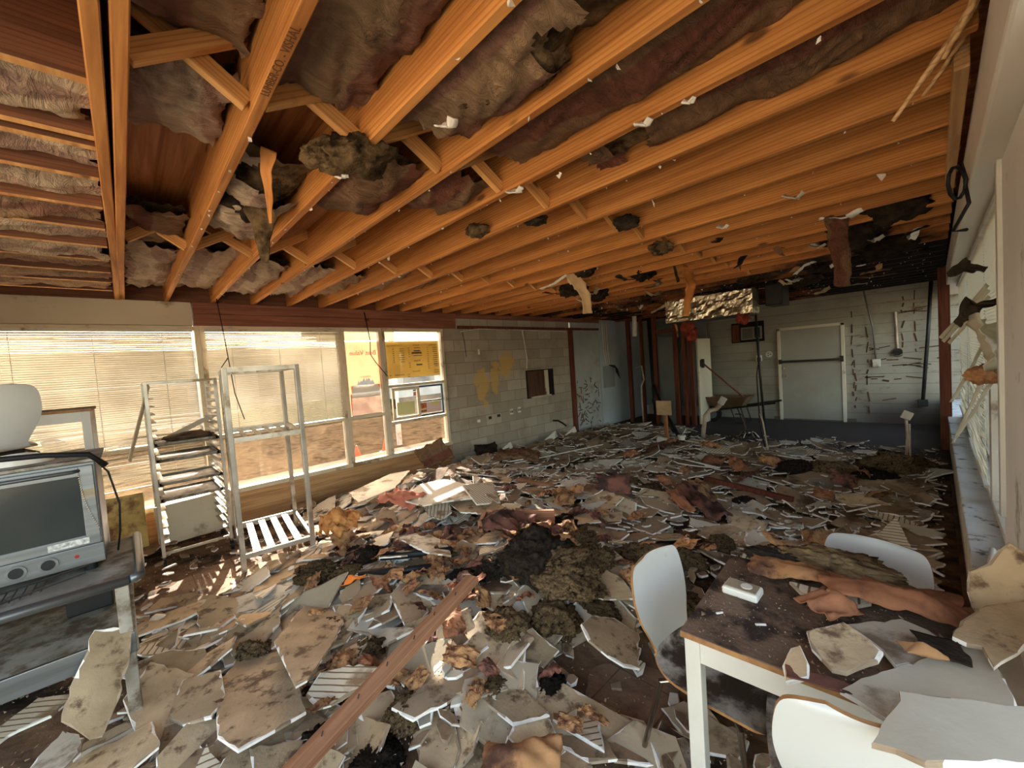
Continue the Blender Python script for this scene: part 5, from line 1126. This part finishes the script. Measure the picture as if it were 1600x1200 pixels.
PIECES = [
  ('tan broken board lying mid-table, nearest to the small leaning chip', paper, [(-0.291, 1.471, 0.807), (-0.212, 1.568, 0.819), (-0.167, 1.535, 0.819), (-0.114, 1.483, 0.817), (-0.122, 1.438, 0.813), (-0.18, 1.348, 0.803), (-0.21, 1.341, 0.801), (-0.266, 1.4, 0.803)]),
  ('grey rectangular board under the tan board on the table', paper_grey, [(-0.212, 1.618, 0.785), (-0.089, 1.759, 0.785), (-0.028, 1.736, 0.785), (0.025, 1.68, 0.785), (0.01, 1.575, 0.785), (-0.089, 1.489, 0.785), (-0.118, 1.544, 0.785), (-0.173, 1.593, 0.785)]),
  ('large dusty grey board across the right of the table', paper_grey, [(-0.187, 1.294, 0.782), (-0.152, 1.37, 0.786), (-0.063, 1.512, 0.793), (0.012, 1.648, 0.8), (0.082, 1.723, 0.804), (0.113, 1.584, 0.797), (0.131, 1.445, 0.79), (0.069, 1.383, 0.787), (0.007, 1.31, 0.783), (-0.089, 1.262, 0.781)]),
  ('large pale board with torn edge over the near chair, bottom right', paper_grey, [(-0.071, 1.272, 0.857), (0.068, 1.363, 0.853), (0.127, 1.399, 0.851), (0.199, 1.43, 0.849), (0.157, 1.237, 0.859), (0.073, 1.161, 0.863), (-0.026, 1.068, 0.867), (-0.067, 1.067, 0.867), (-0.103, 1.052, 0.868), (-0.087, 1.156, 0.863)]),
  ('small tan chip leaning on the near table edge', paper, [(-0.32, 1.304, 0.776), (-0.311, 1.366, 0.8), (-0.29, 1.378, 0.811), (-0.262, 1.327, 0.801), (-0.255, 1.284, 0.788), (-0.301, 1.257, 0.765)]),
  ('pale lined strip of board on the table behind the white device', paper_scored, [(-0.403, 1.789, 0.79), (-0.345, 1.795, 0.79), (-0.196, 1.835, 0.79), (-0.165, 1.801, 0.79), (-0.212, 1.733, 0.79), (-0.297, 1.711, 0.79), (-0.357, 1.73, 0.79)]),
  ('tall brown board leaning on the right wall post above the sill', paper, [(0.07, 2.007, 0.893), (0.114, 2.026, 0.928), (0.139, 2.047, 0.975), (0.161, 2.058, 0.999), (0.19, 2.055, 0.978), (0.263, 2.048, 0.925), (0.257, 2.007, 0.81), (0.13, 1.981, 0.791), (0.074, 1.97, 0.785), (0.064, 1.984, 0.83)]),
  ('big brown curled board on the right end of the table by the wall post', paper, [(0.022, 1.656, 0.83), (0.04, 1.747, 0.839), (0.097, 1.872, 0.851), (0.179, 1.953, 0.859), (0.279, 1.996, 0.864), (0.257, 1.838, 0.848), (0.156, 1.708, 0.835), (0.094, 1.578, 0.822), (0.079, 1.653, 0.829), (0.049, 1.645, 0.829)]),
  ('tall tan board leaning against the steel cart front', paper, [(-2.779, -0.197, 0.586), (-2.775, -0.133, 0.568), (-2.76, -0.072, 0.53), (-2.705, -0.085, 0.445), (-2.664, -0.106, 0.383), (-2.595, -0.15, 0.28), (-2.542, -0.196, 0.204), (-2.546, -0.234, 0.217), (-2.575, -0.273, 0.272), (-2.6, -0.313, 0.319), (-2.664, -0.285, 0.417), (-2.718, -0.239, 0.496)]),
  ('large cracked tan board flat in the left foreground', paper, [(-2.676, 0.242, 0.126), (-2.91, 0.367, 0.086), (-2.906, 0.589, 0.064), (-2.34, 0.528, 0.138), (-2.018, 0.476, 0.182), (-2.001, 0.347, 0.197), (-1.991, 0.211, 0.212), (-2.161, 0.164, 0.196), (-2.322, 0.179, 0.175)]),
  ('long tan board pointing away beside the large cracked board', paper, [(-2.67, 0.501, 0.203), (-2.96, 0.694, 0.151), (-3.201, 0.888, 0.103), (-2.625, 0.881, 0.162), (-2.375, 0.727, 0.205), (-2.117, 0.518, 0.256), (-2.106, 0.464, 0.264)]),
  ('grey lined board at the far lower left under the cart', paper_scored, [(-3.111, -0.6, 0.14), (-3.271, -0.458, 0.14), (-3.151, -0.309, 0.14), (-3.035, -0.393, 0.14), (-3.032, -0.494, 0.14), (-2.985, -0.581, 0.14)]),
  ('pale grey board sticking up at the lower left corner', paint_face, [(-2.567, -0.434, 0.189), (-2.784, -0.333, 0.177), (-2.608, -0.254, 0.202), (-2.497, -0.258, 0.213), (-2.379, -0.346, 0.216)]),
  ('tan board left of the large cracked board', paper, [(-2.582, 0.018, 0.128), (-2.854, 0.095, 0.122), (-2.743, 0.253, 0.143), (-2.487, 0.236, 0.154), (-2.375, 0.165, 0.153), (-2.45, 0.064, 0.139)]),
  ('narrow tan board in the sun left of the long tan board', paper, [(-3.001, 0.319, 0.109), (-3.038, 0.462, 0.127), (-3.152, 0.659, 0.158), (-2.965, 0.594, 0.133), (-2.817, 0.432, 0.102), (-2.87, 0.338, 0.098)]),
  ('wide glue-lined board propped just left of the fallen timber', paper_scored, [(-2.19, 0.523, 0.138), (-2.264, 0.617, 0.159), (-2.186, 0.739, 0.17), (-2.014, 0.862, 0.171), (-2.002, 0.744, 0.152), (-2.022, 0.623, 0.136), (-2.074, 0.527, 0.127)]),
  ('square tan board with sun stripes behind the fallen timber', paper, [(-2.55, 1.169, 0.218), (-2.699, 1.335, 0.206), (-2.62, 1.495, 0.15), (-2.398, 1.375, 0.136), (-2.248, 1.243, 0.139), (-2.257, 1.108, 0.174)]),
  ('glue-lined white edged board in front of the wool heap', paper_scored, [(-1.658, 1.015, 0.145), (-1.638, 1.078, 0.149), (-1.474, 1.087, 0.134), (-1.352, 1.072, 0.12), (-1.352, 1.035, 0.116), (-1.46, 0.989, 0.123), (-1.528, 0.958, 0.126)]),
  ('wide pale board beside the glue-lined white edged board', paper, [(-1.606, 1.211, 0.085), (-1.556, 1.336, 0.09), (-1.431, 1.39, 0.103), (-1.364, 1.309, 0.11), (-1.358, 1.197, 0.11), (-1.464, 1.123, 0.1)]),
  ('tan board lying between the wool heap and the bare tiles', paper, [(-1.39, 1.225, 0.06), (-1.348, 1.351, 0.06), (-1.175, 1.379, 0.06), (-1.162, 1.315, 0.06), (-1.287, 1.203, 0.06)]),
  ('broken board at the bottom edge with thick white edge', paper, [(-1.518, 0.904, 0.08), (-1.472, 1.031, 0.08), (-1.305, 1.055, 0.08), (-1.204, 0.997, 0.08), (-1.252, 0.902, 0.08), (-1.358, 0.839, 0.08)]),
  ('dark tan board at the bottom centre right of the thick edged board', paper, [(-1.124, 1.177, 0.11), (-1.155, 1.378, 0.067), (-1.003, 1.358, 0.086), (-0.897, 1.289, 0.11), (-0.966, 1.193, 0.123)]),
  ('upright tan board leaning behind the left chair leg', paper, [(-1.358, 1.688, 0.263), (-1.373, 1.809, 0.244), (-1.309, 1.936, 0.196), (-1.175, 1.967, 0.143), (-1.042, 1.736, 0.142), (-1.09, 1.67, 0.172), (-1.162, 1.642, 0.203), (-1.269, 1.632, 0.243)]),
  ('big pale board on top of the sunlit heap under the clear windows', paint_face, [(-3.971, 1.998, 0.362), (-4.196, 2.391, 0.381), (-4.11, 2.665, 0.395), (-3.583, 2.699, 0.397), (-3.162, 2.565, 0.39), (-3.421, 2.257, 0.375), (-3.557, 2.043, 0.364)]),
  ('tan board right below the big pale board on the sunlit heap', paper, [(-3.498, 2.307, 0.331), (-3.202, 2.579, 0.359), (-2.746, 2.505, 0.351), (-2.881, 2.344, 0.335), (-3.177, 2.231, 0.324)]),
  ('long cream board at the front of the sunlit heap', paint_face, [(-3.131, 1.546, 0.326), (-3.197, 1.815, 0.272), (-2.808, 1.821, 0.271), (-2.54, 1.666, 0.302), (-2.712, 1.552, 0.325)]),
  ('glue-lined board on the sunlit heap', paper_scored, [(-3.749, 2.156, 0.325), (-3.587, 2.369, 0.33), (-3.328, 2.231, 0.291), (-3.286, 2.08, 0.272), (-3.471, 2.041, 0.286)]),
  ('grey wavy corrugated board on the heap', paper_scored, [(-3.444, 2.461, 0.482), (-3.48, 2.913, 0.402), (-3.045, 2.629, 0.329), (-3.059, 2.341, 0.391)]),
  ('wide tan board lying beside the racks at the wall', paper, [(-5.32, 1.707, 0.101), (-5.556, 2.22, 0.127), (-5.472, 2.559, 0.144), (-5.026, 2.249, 0.128), (-4.916, 1.789, 0.105)]),
  ('cream board lying along the wall under the windows', paint_face, [(-4.918, 1.846, 0.3), (-5.308, 2.588, 0.3), (-5.216, 2.838, 0.3), (-4.598, 2.293, 0.3), (-4.446, 1.764, 0.3)]),
  ('dark board near the racks in the mid foreground', paper, [(-3.157, 0.073, 0.1), (-3.192, 0.263, 0.1), (-3.049, 0.309, 0.1), (-2.997, 0.178, 0.1), (-3.02, 0.092, 0.1)]),
  ('pale board left of centre catching the sun', paper, [(-3.283, 0.817, 0.13), (-3.208, 1.144, 0.113), (-2.904, 1.288, 0.106), (-2.788, 1.042, 0.118), (-2.938, 0.798, 0.131)]),
]

table_grey = mat('pale_grey_paper', L((186, 176, 158)), L((170, 158, 138)), 2, .9, dirt=L((120, 104, 86)), dirt_amt=.2, bmp=.1)
for i, (lb, m_, pts) in enumerate(PIECES):
    if m_ is paper_grey: m_ = table_grey
    Vp = [Vector(p) for p in pts]; cen = sum(Vp, Vector()) / len(Vp); nn = Vector()
    for k in range(len(Vp)): nn += (Vp[k] - cen).cross(Vp[(k + 1) % len(Vp)] - cen)
    nn.normalize()
    if nn.z < 0 or (abs(nn.z) < .2 and nn.x < 0): pass
    if nn.dot(Vector((0, 0, 1.7)) - cen) < 0: nn = -nn
    ux = (Vp[1] - Vp[0]).normalized(); uy = nn.cross(ux)
    loc2 = [((p - cen).dot(ux), (p - cen).dot(uy)) for p in Vp]
    if sum(loc2[k][0] * loc2[(k + 1) % len(loc2)][1] - loc2[(k + 1) % len(loc2)][0] * loc2[k][1] for k in range(len(loc2))) < 0: loc2 = loc2[::-1]
    small = cen.z > .7
    me = slab_mesh(loc2, .013, 'broken_board', [m_, gyp, paper_grey, gyp_dusty], 100 + i, .005 if small else .009, .008 if small else .014, sub=.03, whiteness=.7 if small else .5)
    o = D.objects.new('broken_board', me); COL.objects.link(o); o.location = cen - nn * .012
    o.rotation_euler = Matrix((ux, uy, nn)).transposed().to_euler(); tag(o, lb, 'board')
# generic fragments
VAR = []
for i in range(34):
    r_ = random.Random(500 + i); n = r_.choice([4, 5, 5, 6, 7]); asp = r_.uniform(1, 2.3); angs = sorted([2 * math.pi * (k + r_.uniform(-.28, .28)) / n for k in range(n)])
    rr = .5; poly = [(rr * asp ** .5 * math.cos(a_) * r_.uniform(.72, 1.1), rr / asp ** .5 * math.sin(a_) * r_.uniform(.72, 1.1)) for a_ in angs]
    kind = 'tan' if i < 23 else ('pale' if i < 27 else ('glue-lined' if i < 29 else 'grey'))
    m_ = {'tan': paper, 'pale': paint_face, 'glue-lined': paper_scored, 'grey': paper_grey}[kind]
    VAR.append((poly, kind, m_, i))
CACHE = {}
def vmesh(vi, size):
    key = (vi, size)
    if key not in CACHE:
        poly, kind, m_, i = VAR[vi]; s_ = size
        CACHE[key] = slab_mesh([(x * s_, y * s_) for x, y in poly], .013, 'drywall_fragment', [m_, gyp, paper_grey, gyp_dusty], 700 + i, .008, .013, bend=rnd.uniform(-.05, .12), sub=.04)
    return CACHE[key]
def region(x, y):
    if y > 6.6: a = 'near the bare far floor'
    elif y > 5.0: a = 'in the far half of the debris'
    elif y > 3.4: a = 'in the middle of the debris field'
    elif y > 2.1: a = 'just beyond the wool heap'
    elif y > 1.0: a = 'around the fallen timber'
    elif y > 0.2: a = 'in the near foreground'
    else: a = 'in front of the steel cart'
    if x < -4.5: b = 'by the left windows' if y < 4 else 'by the block wall'
    elif x < -3.2: b = 'left of centre'
    elif x < -2.0: b = 'at centre'
    elif x < -1.0: b = 'right of centre'
    else: b = 'toward the right wall'
    return a, b
def blocked(x, y, s=0):
    if -.72 < x and y < 2.05 and y > .9: return True       # under the near table
    if x < -4.15 and .05 < y < 1.35: return True             # rack floor
    if x < -2.62 and y < .02: return True                   # cart
    if math.hypot((x + 1.15) / .36, (y - 1.72) / .32) < 1: return True
    if math.hypot(x, y) < .75: return True
    return False
cands = []
r3 = random.Random(11)
for i in range(1500):
    x = r3.uniform(-5.65, -.02); y = r3.uniform(-.6, 8.6 if r3.random() < .8 else 5)
    if H(x, y) < .02 and r3.random() < .85: continue
    if blocked(x, y): continue
    sz = r3.choice([.16, .22, .22, .3, .3, .38, .48]) if y < 5 else r3.choice([.22, .3, .38, .48, .6])
    if math.hypot(x, y) < 1.8: sz = min(sz, .3)
    if x < -5.3: sz = min(sz, .3)
    x = max(-5.76 + sz * .6, min(x, .06 - sz * .6))
    cands.append((x, y, sz))
for i in range(330):
    x = -4.6 * r3.random() ** .8; y = r3.uniform(-.3, 2.4)
    if blocked(x, y): continue
    sz = r3.choice([.2, .28, .36, .44, .5]) if math.hypot(x, y) > 1.7 else r3.choice([.2, .28])
    cands.append((x, y, sz))
cands.sort(key=lambda c: -(c[2] / math.hypot(c[0], c[1], 1.6)))
def place_mtx(x, y, sz, lift):
    e = .12; gx = (H(x + e, y) - H(x - e, y)) / (2 * e); gy = (H(x, y + e) - H(x, y - e)) / (2 * e)
    nn = Vector((-gx * .9 + r3.gauss(0, .13), -gy * .9 - .05 + r3.gauss(0, .13), 1)).normalized()
    rz = r3.uniform(0, 6.28); ux = Vector((math.cos(rz), math.sin(rz), 0)); ux = (ux - nn * ux.dot(nn)).normalized(); uy = nn.cross(ux)
    m_ = Matrix((ux, uy, nn)).transposed().to_4x4(); m_.translation = (x, y, H(x, y) + lift + .012 * sz); return m_
used = {}
for k, (x, y, sz) in enumerate(cands[:290]):
    sunny = x < -3.4 and y < 4
    vi = r3.randrange(34) if not sunny else r3.choice(list(range(0, 12)) + list(range(23, 29)) * 2)  # pale boards favoured where sun falls, so brightness sits partly in the colour
    me = vmesh(vi, sz); o = D.objects.new('drywall_fragment', me); COL.objects.link(o)
    o.matrix_world = place_mtx(x, y, sz, r3.uniform(-.005, .045))
    a, b = region(x, y); size = 'small' if sz < .2 else ('medium' if sz < .35 else 'large'); kd = VAR[vi][1]
    if kd == 'glue-lined': kd = 'lined'
    lb = '%s %s %d-cornered drywall fragment %s, %s' % (size, kd, len(VAR[vi][0]), a, b)
    tag(o, lb, 'drywall piece', 'drywall fragments: %s %s %d-cornered, %s, %s' % (size, kd, len(VAR[vi][0]), a, b))
def merge_into(store, me, mtx, mats):
    idx = [mats.index(m_) for m_ in me.materials]
    store.add([tuple(mtx @ v.co) for v in me.vertices], [tuple(p.vertices) for p in me.polygons], 0); n_ = len(me.polygons)
    mi = [0] * n_; me.polygons.foreach_get('material_index', mi); store.m[-n_:] = [idx[q] for q in mi]
dist_paper = mat('scattered_tan_paper', L((170, 146, 116)), L((132, 106, 80)), 1.3, .9, dirt=L((80, 58, 42)), dirt_amt=.5, dirt_scale=2, kind='World')
dist_grey = mat('scattered_grey_paper', L((160, 150, 136)), L((126, 116, 102)), 1.3, .9, dirt=L((80, 62, 48)), dirt_amt=.45, dirt_scale=2, kind='World')
MT = [paper, gyp, paper_grey, paint_face, paper_scored, gyp_dusty]
rest = MB()
for (x, y, sz) in cands[290:]:
    merge_into(rest, vmesh(r3.randrange(34), sz), place_mtx(x, y, sz, r3.uniform(0, .04)), MT)
for i in range(1500):   # small shards
    x = r3.uniform(-5.68, .0); y = r3.uniform(-.9, 8.9)
    if H(x, y) < .015 and r3.random() < .8: continue
    if math.hypot(x, y) < .6: continue
    merge_into(rest, vmesh(r3.randrange(34), .09), place_mtx(x, y, .09, r3.uniform(0, .05)) , MT)
tag(rest.build('drywall_rubble', [dist_paper, gyp, dist_grey, paint_face, paper_scored, gyp_dusty], loc=(-2.8, 3.5, 0)), 'smaller drywall shards strewn between the bigger fragments everywhere', 'drywall pieces', kind='stuff')
# thin white torn edges / strips far away
b_ = MB()
for i in range(300):
    x = r3.uniform(-4.8, 0); y = r3.uniform(3.3, 8.2); 
    if H(x, y) < .02: continue
    a_ = r3.gauss(.9, .6); l_ = r3.uniform(.06, .32); z_ = H(x, y) + r3.uniform(.015, .06)
    p0 = Vector((x - math.cos(a_) * l_ / 2, y + math.sin(a_) * l_ / 2, z_)); p1 = Vector((x + math.cos(a_) * l_ / 2, y - math.sin(a_) * l_ / 2, z_ + r3.uniform(-.02, .02))); mid = (p0 + p1) / 2 + Vector((r3.uniform(-.02, .02), r3.uniform(-.02, .02), 0))
    b_.bar(p0, mid, .012, .012).bar(mid, p1, .012, .012)
tag(b_.build('gypsum_slivers', gyp, loc=(-2.5, 5, 0)), 'thin white plaster slivers strewn over the far half of the debris', 'plaster', kind='stuff')
# crumbs
b_ = MB()
for i in range(17000):
    x = r3.uniform(-5.7, .05); y = -1 + 9.5 * r3.random() ** 1.6; s_ = r3.uniform(.003, .011) * (1 + .15 * y); h_ = H(x, y)
    z_ = h_ + r3.uniform(0, .045) if h_ > .01 else .002
    q = [(x + r3.uniform(-s_, s_), y + r3.uniform(-s_, s_), z_ + r3.uniform(0, s_ * 1.4)) for k in range(4)]; b_.add(q, [(0, 1, 2), (0, 2, 3), (0, 3, 1), (1, 2, 3)])
tag(b_.build('plaster_crumbs', chipm, loc=(-2.8, 3.5, 0)), 'small crumbs and chips of plaster sprinkled across the floor', 'crumbs', kind='stuff')

# long bits
def beam(name, label, cat, a, c, w_, h_, m_, nails=False):
    a = Vector(a); c = Vector(c); L_ = (c - a).length; b_ = MB().bev(0, 0, 0, L_, w_, h_, .004); me = b_.mesh(name, m_); o = D.objects.new(name, me); COL.objects.link(o)
    d = (c - a).normalized(); up = Vector((0, 0, 1)); sd = up.cross(d).normalized(); u = d.cross(sd); o.location = (a + c) / 2; o.rotation_euler = Matrix((d, sd, u)).transposed().to_euler()
    tag(o, label, cat); return o
bt = beam('fallen_timber', 'long brown timber with nails lying from the bottom edge into the wool heap', 'timber', (-1.63, .12, .20), (-2.06, 1.50, .36), .088, .04, plank_m)
for i in range(7):
    f_ = MB().tube([(-.55 + i * .18, .01 * math.sin(i * 3), .02), (-.54 + i * .18, .012 * math.sin(i * 3), .035)], .003, n=6)
    me = f_.mesh('nail', dark_metal); o = D.objects.new('nail', me); COL.objects.link(o); o.parent = bt
fr_ = beam('timber_block', 'long side of the small wooden frame standing in the wool heap', 'timber', (-2.86, 2.29, .34), (-2.36, 2.66, .34), .04, .10, plank_m)
beam('timber_block', 'short end of the small wooden frame nearest the windows', 'timber', (-2.88, 2.30, .34), (-2.72, 2.10, .33), .04, .10, plank_m)
beam('wood_lath', 'red-brown stick lying right of centre in the debris field', 'timber', (-1.95, 4.98, .16), (-1.02, 4.80, .13), .06, .05, stud_m)
beam('wood_lath', 'short red-brown plank on the debris before the block wall', 'timber', (-3.75, 3.55, .22), (-3.2, 3.65, .20), .06, .04, plank_m)
WH = [((-4.65, 4.38, .14), (-4.15, 6.1, .16), 'long white lath lying along the debris before the block wall'), ((-1.79, 6.7, .14), (-1.15, 6.63, .12), 'white lath lying before the bare far floor'), ((-3.1, 7.1, .14), (-2.3, 7.0, .12), 'white lath lying by the bent waste pipe'),
      ((-3.35, 3.5, .2), (-2.95, 3.95, .2), 'white lath beside the dark red standing chunk'), ((-3.0, 6.0, .14), (-2.0, 5.6, .14), 'white lath in the far middle of the debris'), ((-2.9, 7.2, .2), (-2.5, 6.9, .12), 'short white lath end by the pipe stub'), ((-1.5, 6.1, .12), (-.9, 5.9, .12), 'thin white lath right of centre, far')]
for a_, c_, lb in WH: beam('white_lath', lb, 'lath', a_, c_, .035, .012, whiteplastic)
pipe('black_tube', 'upper black tube half buried left of the wool heap', 'tube', [(-3.05, 1.35, .26), (-2.65, 1.75, .28)], .028, black, n=12)
pipe('black_tube', 'lower black tube half buried left of the wool heap', 'tube', [(-3.0, 1.15, .22), (-2.6, 1.52, .25)], .028, black, n=12)
# wool clumps
LUMPS = [lump_mesh('wool_clump', 1, 200 + i, 5, wool if i % 4 else wool_black, .5, .5) for i in range(9)]
spots = [(-1.98, 2.0, .24), (-1.7, 2.0, .2), (-1.86, 2.08, .18), (-2.12, 2.17, .16), (-2.2, 1.82, .15), (-1.95, 2.42, .15), (-1.72, 1.5, .13), (-1.6, 1.72, .13), (-2.36, 1.62, .11), (-3.2, 1.3, .14), (-3.4, .98, .16), (-3.1, 1.1, .12), (-1.72, .82, .09), (-1.62, .62, .09), (-2.85, .45, .1), (-1.55, 2.7, .14), (-1.3, 2.9, .13), (-2.4, 2.8, .13), (-2.6, 2.65, .11), (-2.15, 2.85, .12), (-1.7, 2.25, .15), (-1.45, 2.0, .1), (-2.0, 1.95, .15),
         (-.9, 2.9, .14), (-.7, 3.3, .13), (-1.2, 3.3, .12), (-.6, 2.6, .12), (-1.25, 6.1, .2), (-.9, 6.2, .22), (-.4, 6.7, .25), (-.2, 6.9, .18), (-.5, 6.2, .18), (-2.3, 4.2, .14), (-1.9, 4.4, .13), (-2.6, 4.4, .12), (-1.4, 4.6, .1), (-1.95, .5, .07), (-2.3, .9, .08), (-1.5, 1.15, .08), (-2.65, .85, .09), (-1.35, 1.4, .08), (-3.0, 2.0, .12), (-1.1, 2.4, .1), (-1.25, 2.55, .11)]
for i, (x, y, r_) in enumerate(spots):
    o = D.objects.new('wool_clump', LUMPS[i % 9]); COL.objects.link(o); o.location = (x, y, H(x, y) + r_ * .28); o.scale = (r_, r_ * r3.uniform(.7, 1.1), r_ * r3.uniform(.8, 1.2)); o.rotation_euler = (r3.uniform(-.3, .3), r3.uniform(-.3, .3), r3.uniform(0, 6))
    a, b = region(x, y); sz = 'small' if r_ < .11 else ('medium' if r_ < .15 else 'large')
    tag(o, '%s %s wool clump %s, %s' % (sz, 'olive-brown' if (i % 9) % 4 else 'black', a, b), 'insulation', 'wool clumps: %s %s %s, %s' % (sz, 'olive' if (i % 9) % 4 else 'black', a, b))
# crumpled paper scraps
SH = []
for i in range(12):
    b_ = MB(); b_.grid(crumple(1, .7, 14, 10, .13, 60 + i * 2.3, -.14, 1.7, .05)); me = b_.mesh('paper_scrap', [kraft, kraft_red, kraft][i % 3], False); SH.append(me)
    me.materials.clear(); me.materials.append([kraft, kraft_red, kraft, rust_paper][i % 4])
CN = ['brown', 'dark red', 'brown', 'rust-orange']
for i in range(185):
    if i < 60 or i > 119: x = r3.gauss(-2.3, .6); y = r3.gauss(1.9, .65); s_ = r3.uniform(.09, .22)
    elif i < 80: x = r3.gauss(-3.4, .4); y = r3.gauss(1.4, .4); s_ = r3.uniform(.1, .25)
    elif i < 95: x = r3.uniform(-2.4, -.9); y = r3.uniform(.4, 1.3); s_ = r3.uniform(.06, .16)
    else: x = r3.uniform(-4, -.2); y = r3.uniform(3, 7); s_ = r3.uniform(.15, .35)
    if blocked(x, y): continue
    k = i % 12; o = D.objects.new('paper_scrap', SH[k]); COL.objects.link(o); o.location = (x, y, H(x, y) + .05 + s_ * .15); o.scale = (s_, s_, s_); o.rotation_euler = (r3.uniform(-.6, .6), r3.uniform(-.6, .6), r3.uniform(0, 6))
    a, b = region(x, y); sz = 'small' if s_ < .13 else ('medium' if s_ < .2 else 'large')
    tag(o, '%s %s paper scrap %s, %s' % (sz, CN[k % 4], a, b), 'paper', 'paper scraps: %s %s %s, %s' % (sz, CN[k % 4], a, b))
# special chunks
sheet_obj('batt_chunk', 'dark insulation chunk with lit ragged edge propped against the window sill', 'insulation', (-5.35, 3.35, .42), (R(70), R(-20), R(75)), .46, .34, batt_c, .05, 31, -.03, .05, thick=.07)
sheet_obj('batt_chunk', 'dark red upright insulation chunk in the middle of the debris field', 'insulation', (-2.47, 3.8, .26), (R(75), 0, R(45)), .36, .3, kraft_red, .04, 33, -.03, .04, thick=.09)
sheet_obj('batt_chunk', 'brown folded batt lying before the block wall', 'insulation', (-4.8, 4.6, .18), (.1, .1, R(40)), .7, .4, batt_c, .07, 35, -.05, .05, thick=.05)
sheet_obj('batt_chunk', 'dark ragged flap standing against the foot of the block wall', 'insulation', (-5.5, 4.5, .22), (R(60), 0, R(70)), .4, .25, wool_black, .05, 36, -.05, .06, thick=.02)
sheet_obj('batt_chunk', 'long dark brown paper strip right of centre in the debris', 'paper', (-1.7, 4.1, .17), (.1, .1, R(-35)), .75, .25, kraft_red, .06, 37, -.05, .06, thick=.02)
sheet_obj('batt_chunk', 'orange kraft paper strip lying on top of that dark strip', 'paper', (-1.8, 3.95, .2), (.1, .1, R(-45)), .5, .12, rust_paper, .04, 38, -.03, .06)
sheet_obj('batt_chunk', 'bright orange paper tongue by the black tubes', 'paper', (-2.85, 1.05, .26), (.2, -.3, R(30)), .2, .05, mat('vivid_orange', L((226, 128, 50)), L((206, 104, 40)), 4, .8), .03, 39, -.03, .03)
sheet_obj('batt_chunk', 'red crumpled batt facing inside the small wooden frame', 'insulation', (-2.55, 2.28, .33), (.2, .1, R(30)), .45, .28, kraft_red, .06, 40, -.05, .05)
sheet_obj('batt_chunk', 'pinkish red facing at the front of the sunlit heap', 'insulation', (-4.0, 2.05, .33), (.2, .1, R(20)), .5, .28, mat('pink_facing', L((196, 120, 92)), L((170, 96, 72)), 5, .85), .06, 41, -.05, .05)
sheet_obj('batt_chunk', 'orange shredded bundle beside the right metal rack foot', 'insulation', (-3.95, 1.38, .28), (.4, .1, R(20)), .35, .3, mat('orange_shreds', L((206, 150, 88)), L((166, 100, 52)), 14, .9, bmp=1), .1, 43, -.1, .08, fr=9)
sheet_obj('batt_chunk', 'pinkish brown crumpled paper at the very bottom centre', 'paper', (-1.12, .98, .16), (.2, 0, R(40)), .30, .18, kraft, .03, 44, -.05, .03, fr=5)
for i, (x, y) in enumerate(((-5.55, 5.0), (-5.55, 6.3), (-5.5, 6.9))):
    b_ = MB().bar((x, y - .16, .06), (x + .02, y + .16, .2), .012, .14)
    tag(b_.build('white_offcut', whiteplastic), ['left', 'middle', 'right'][i] + ' white offcut leaning at the foot of the block wall', 'offcut', 'white offcuts by the block wall')
for o in D.objects:
    if '_w' in o.keys(): del o['_w']
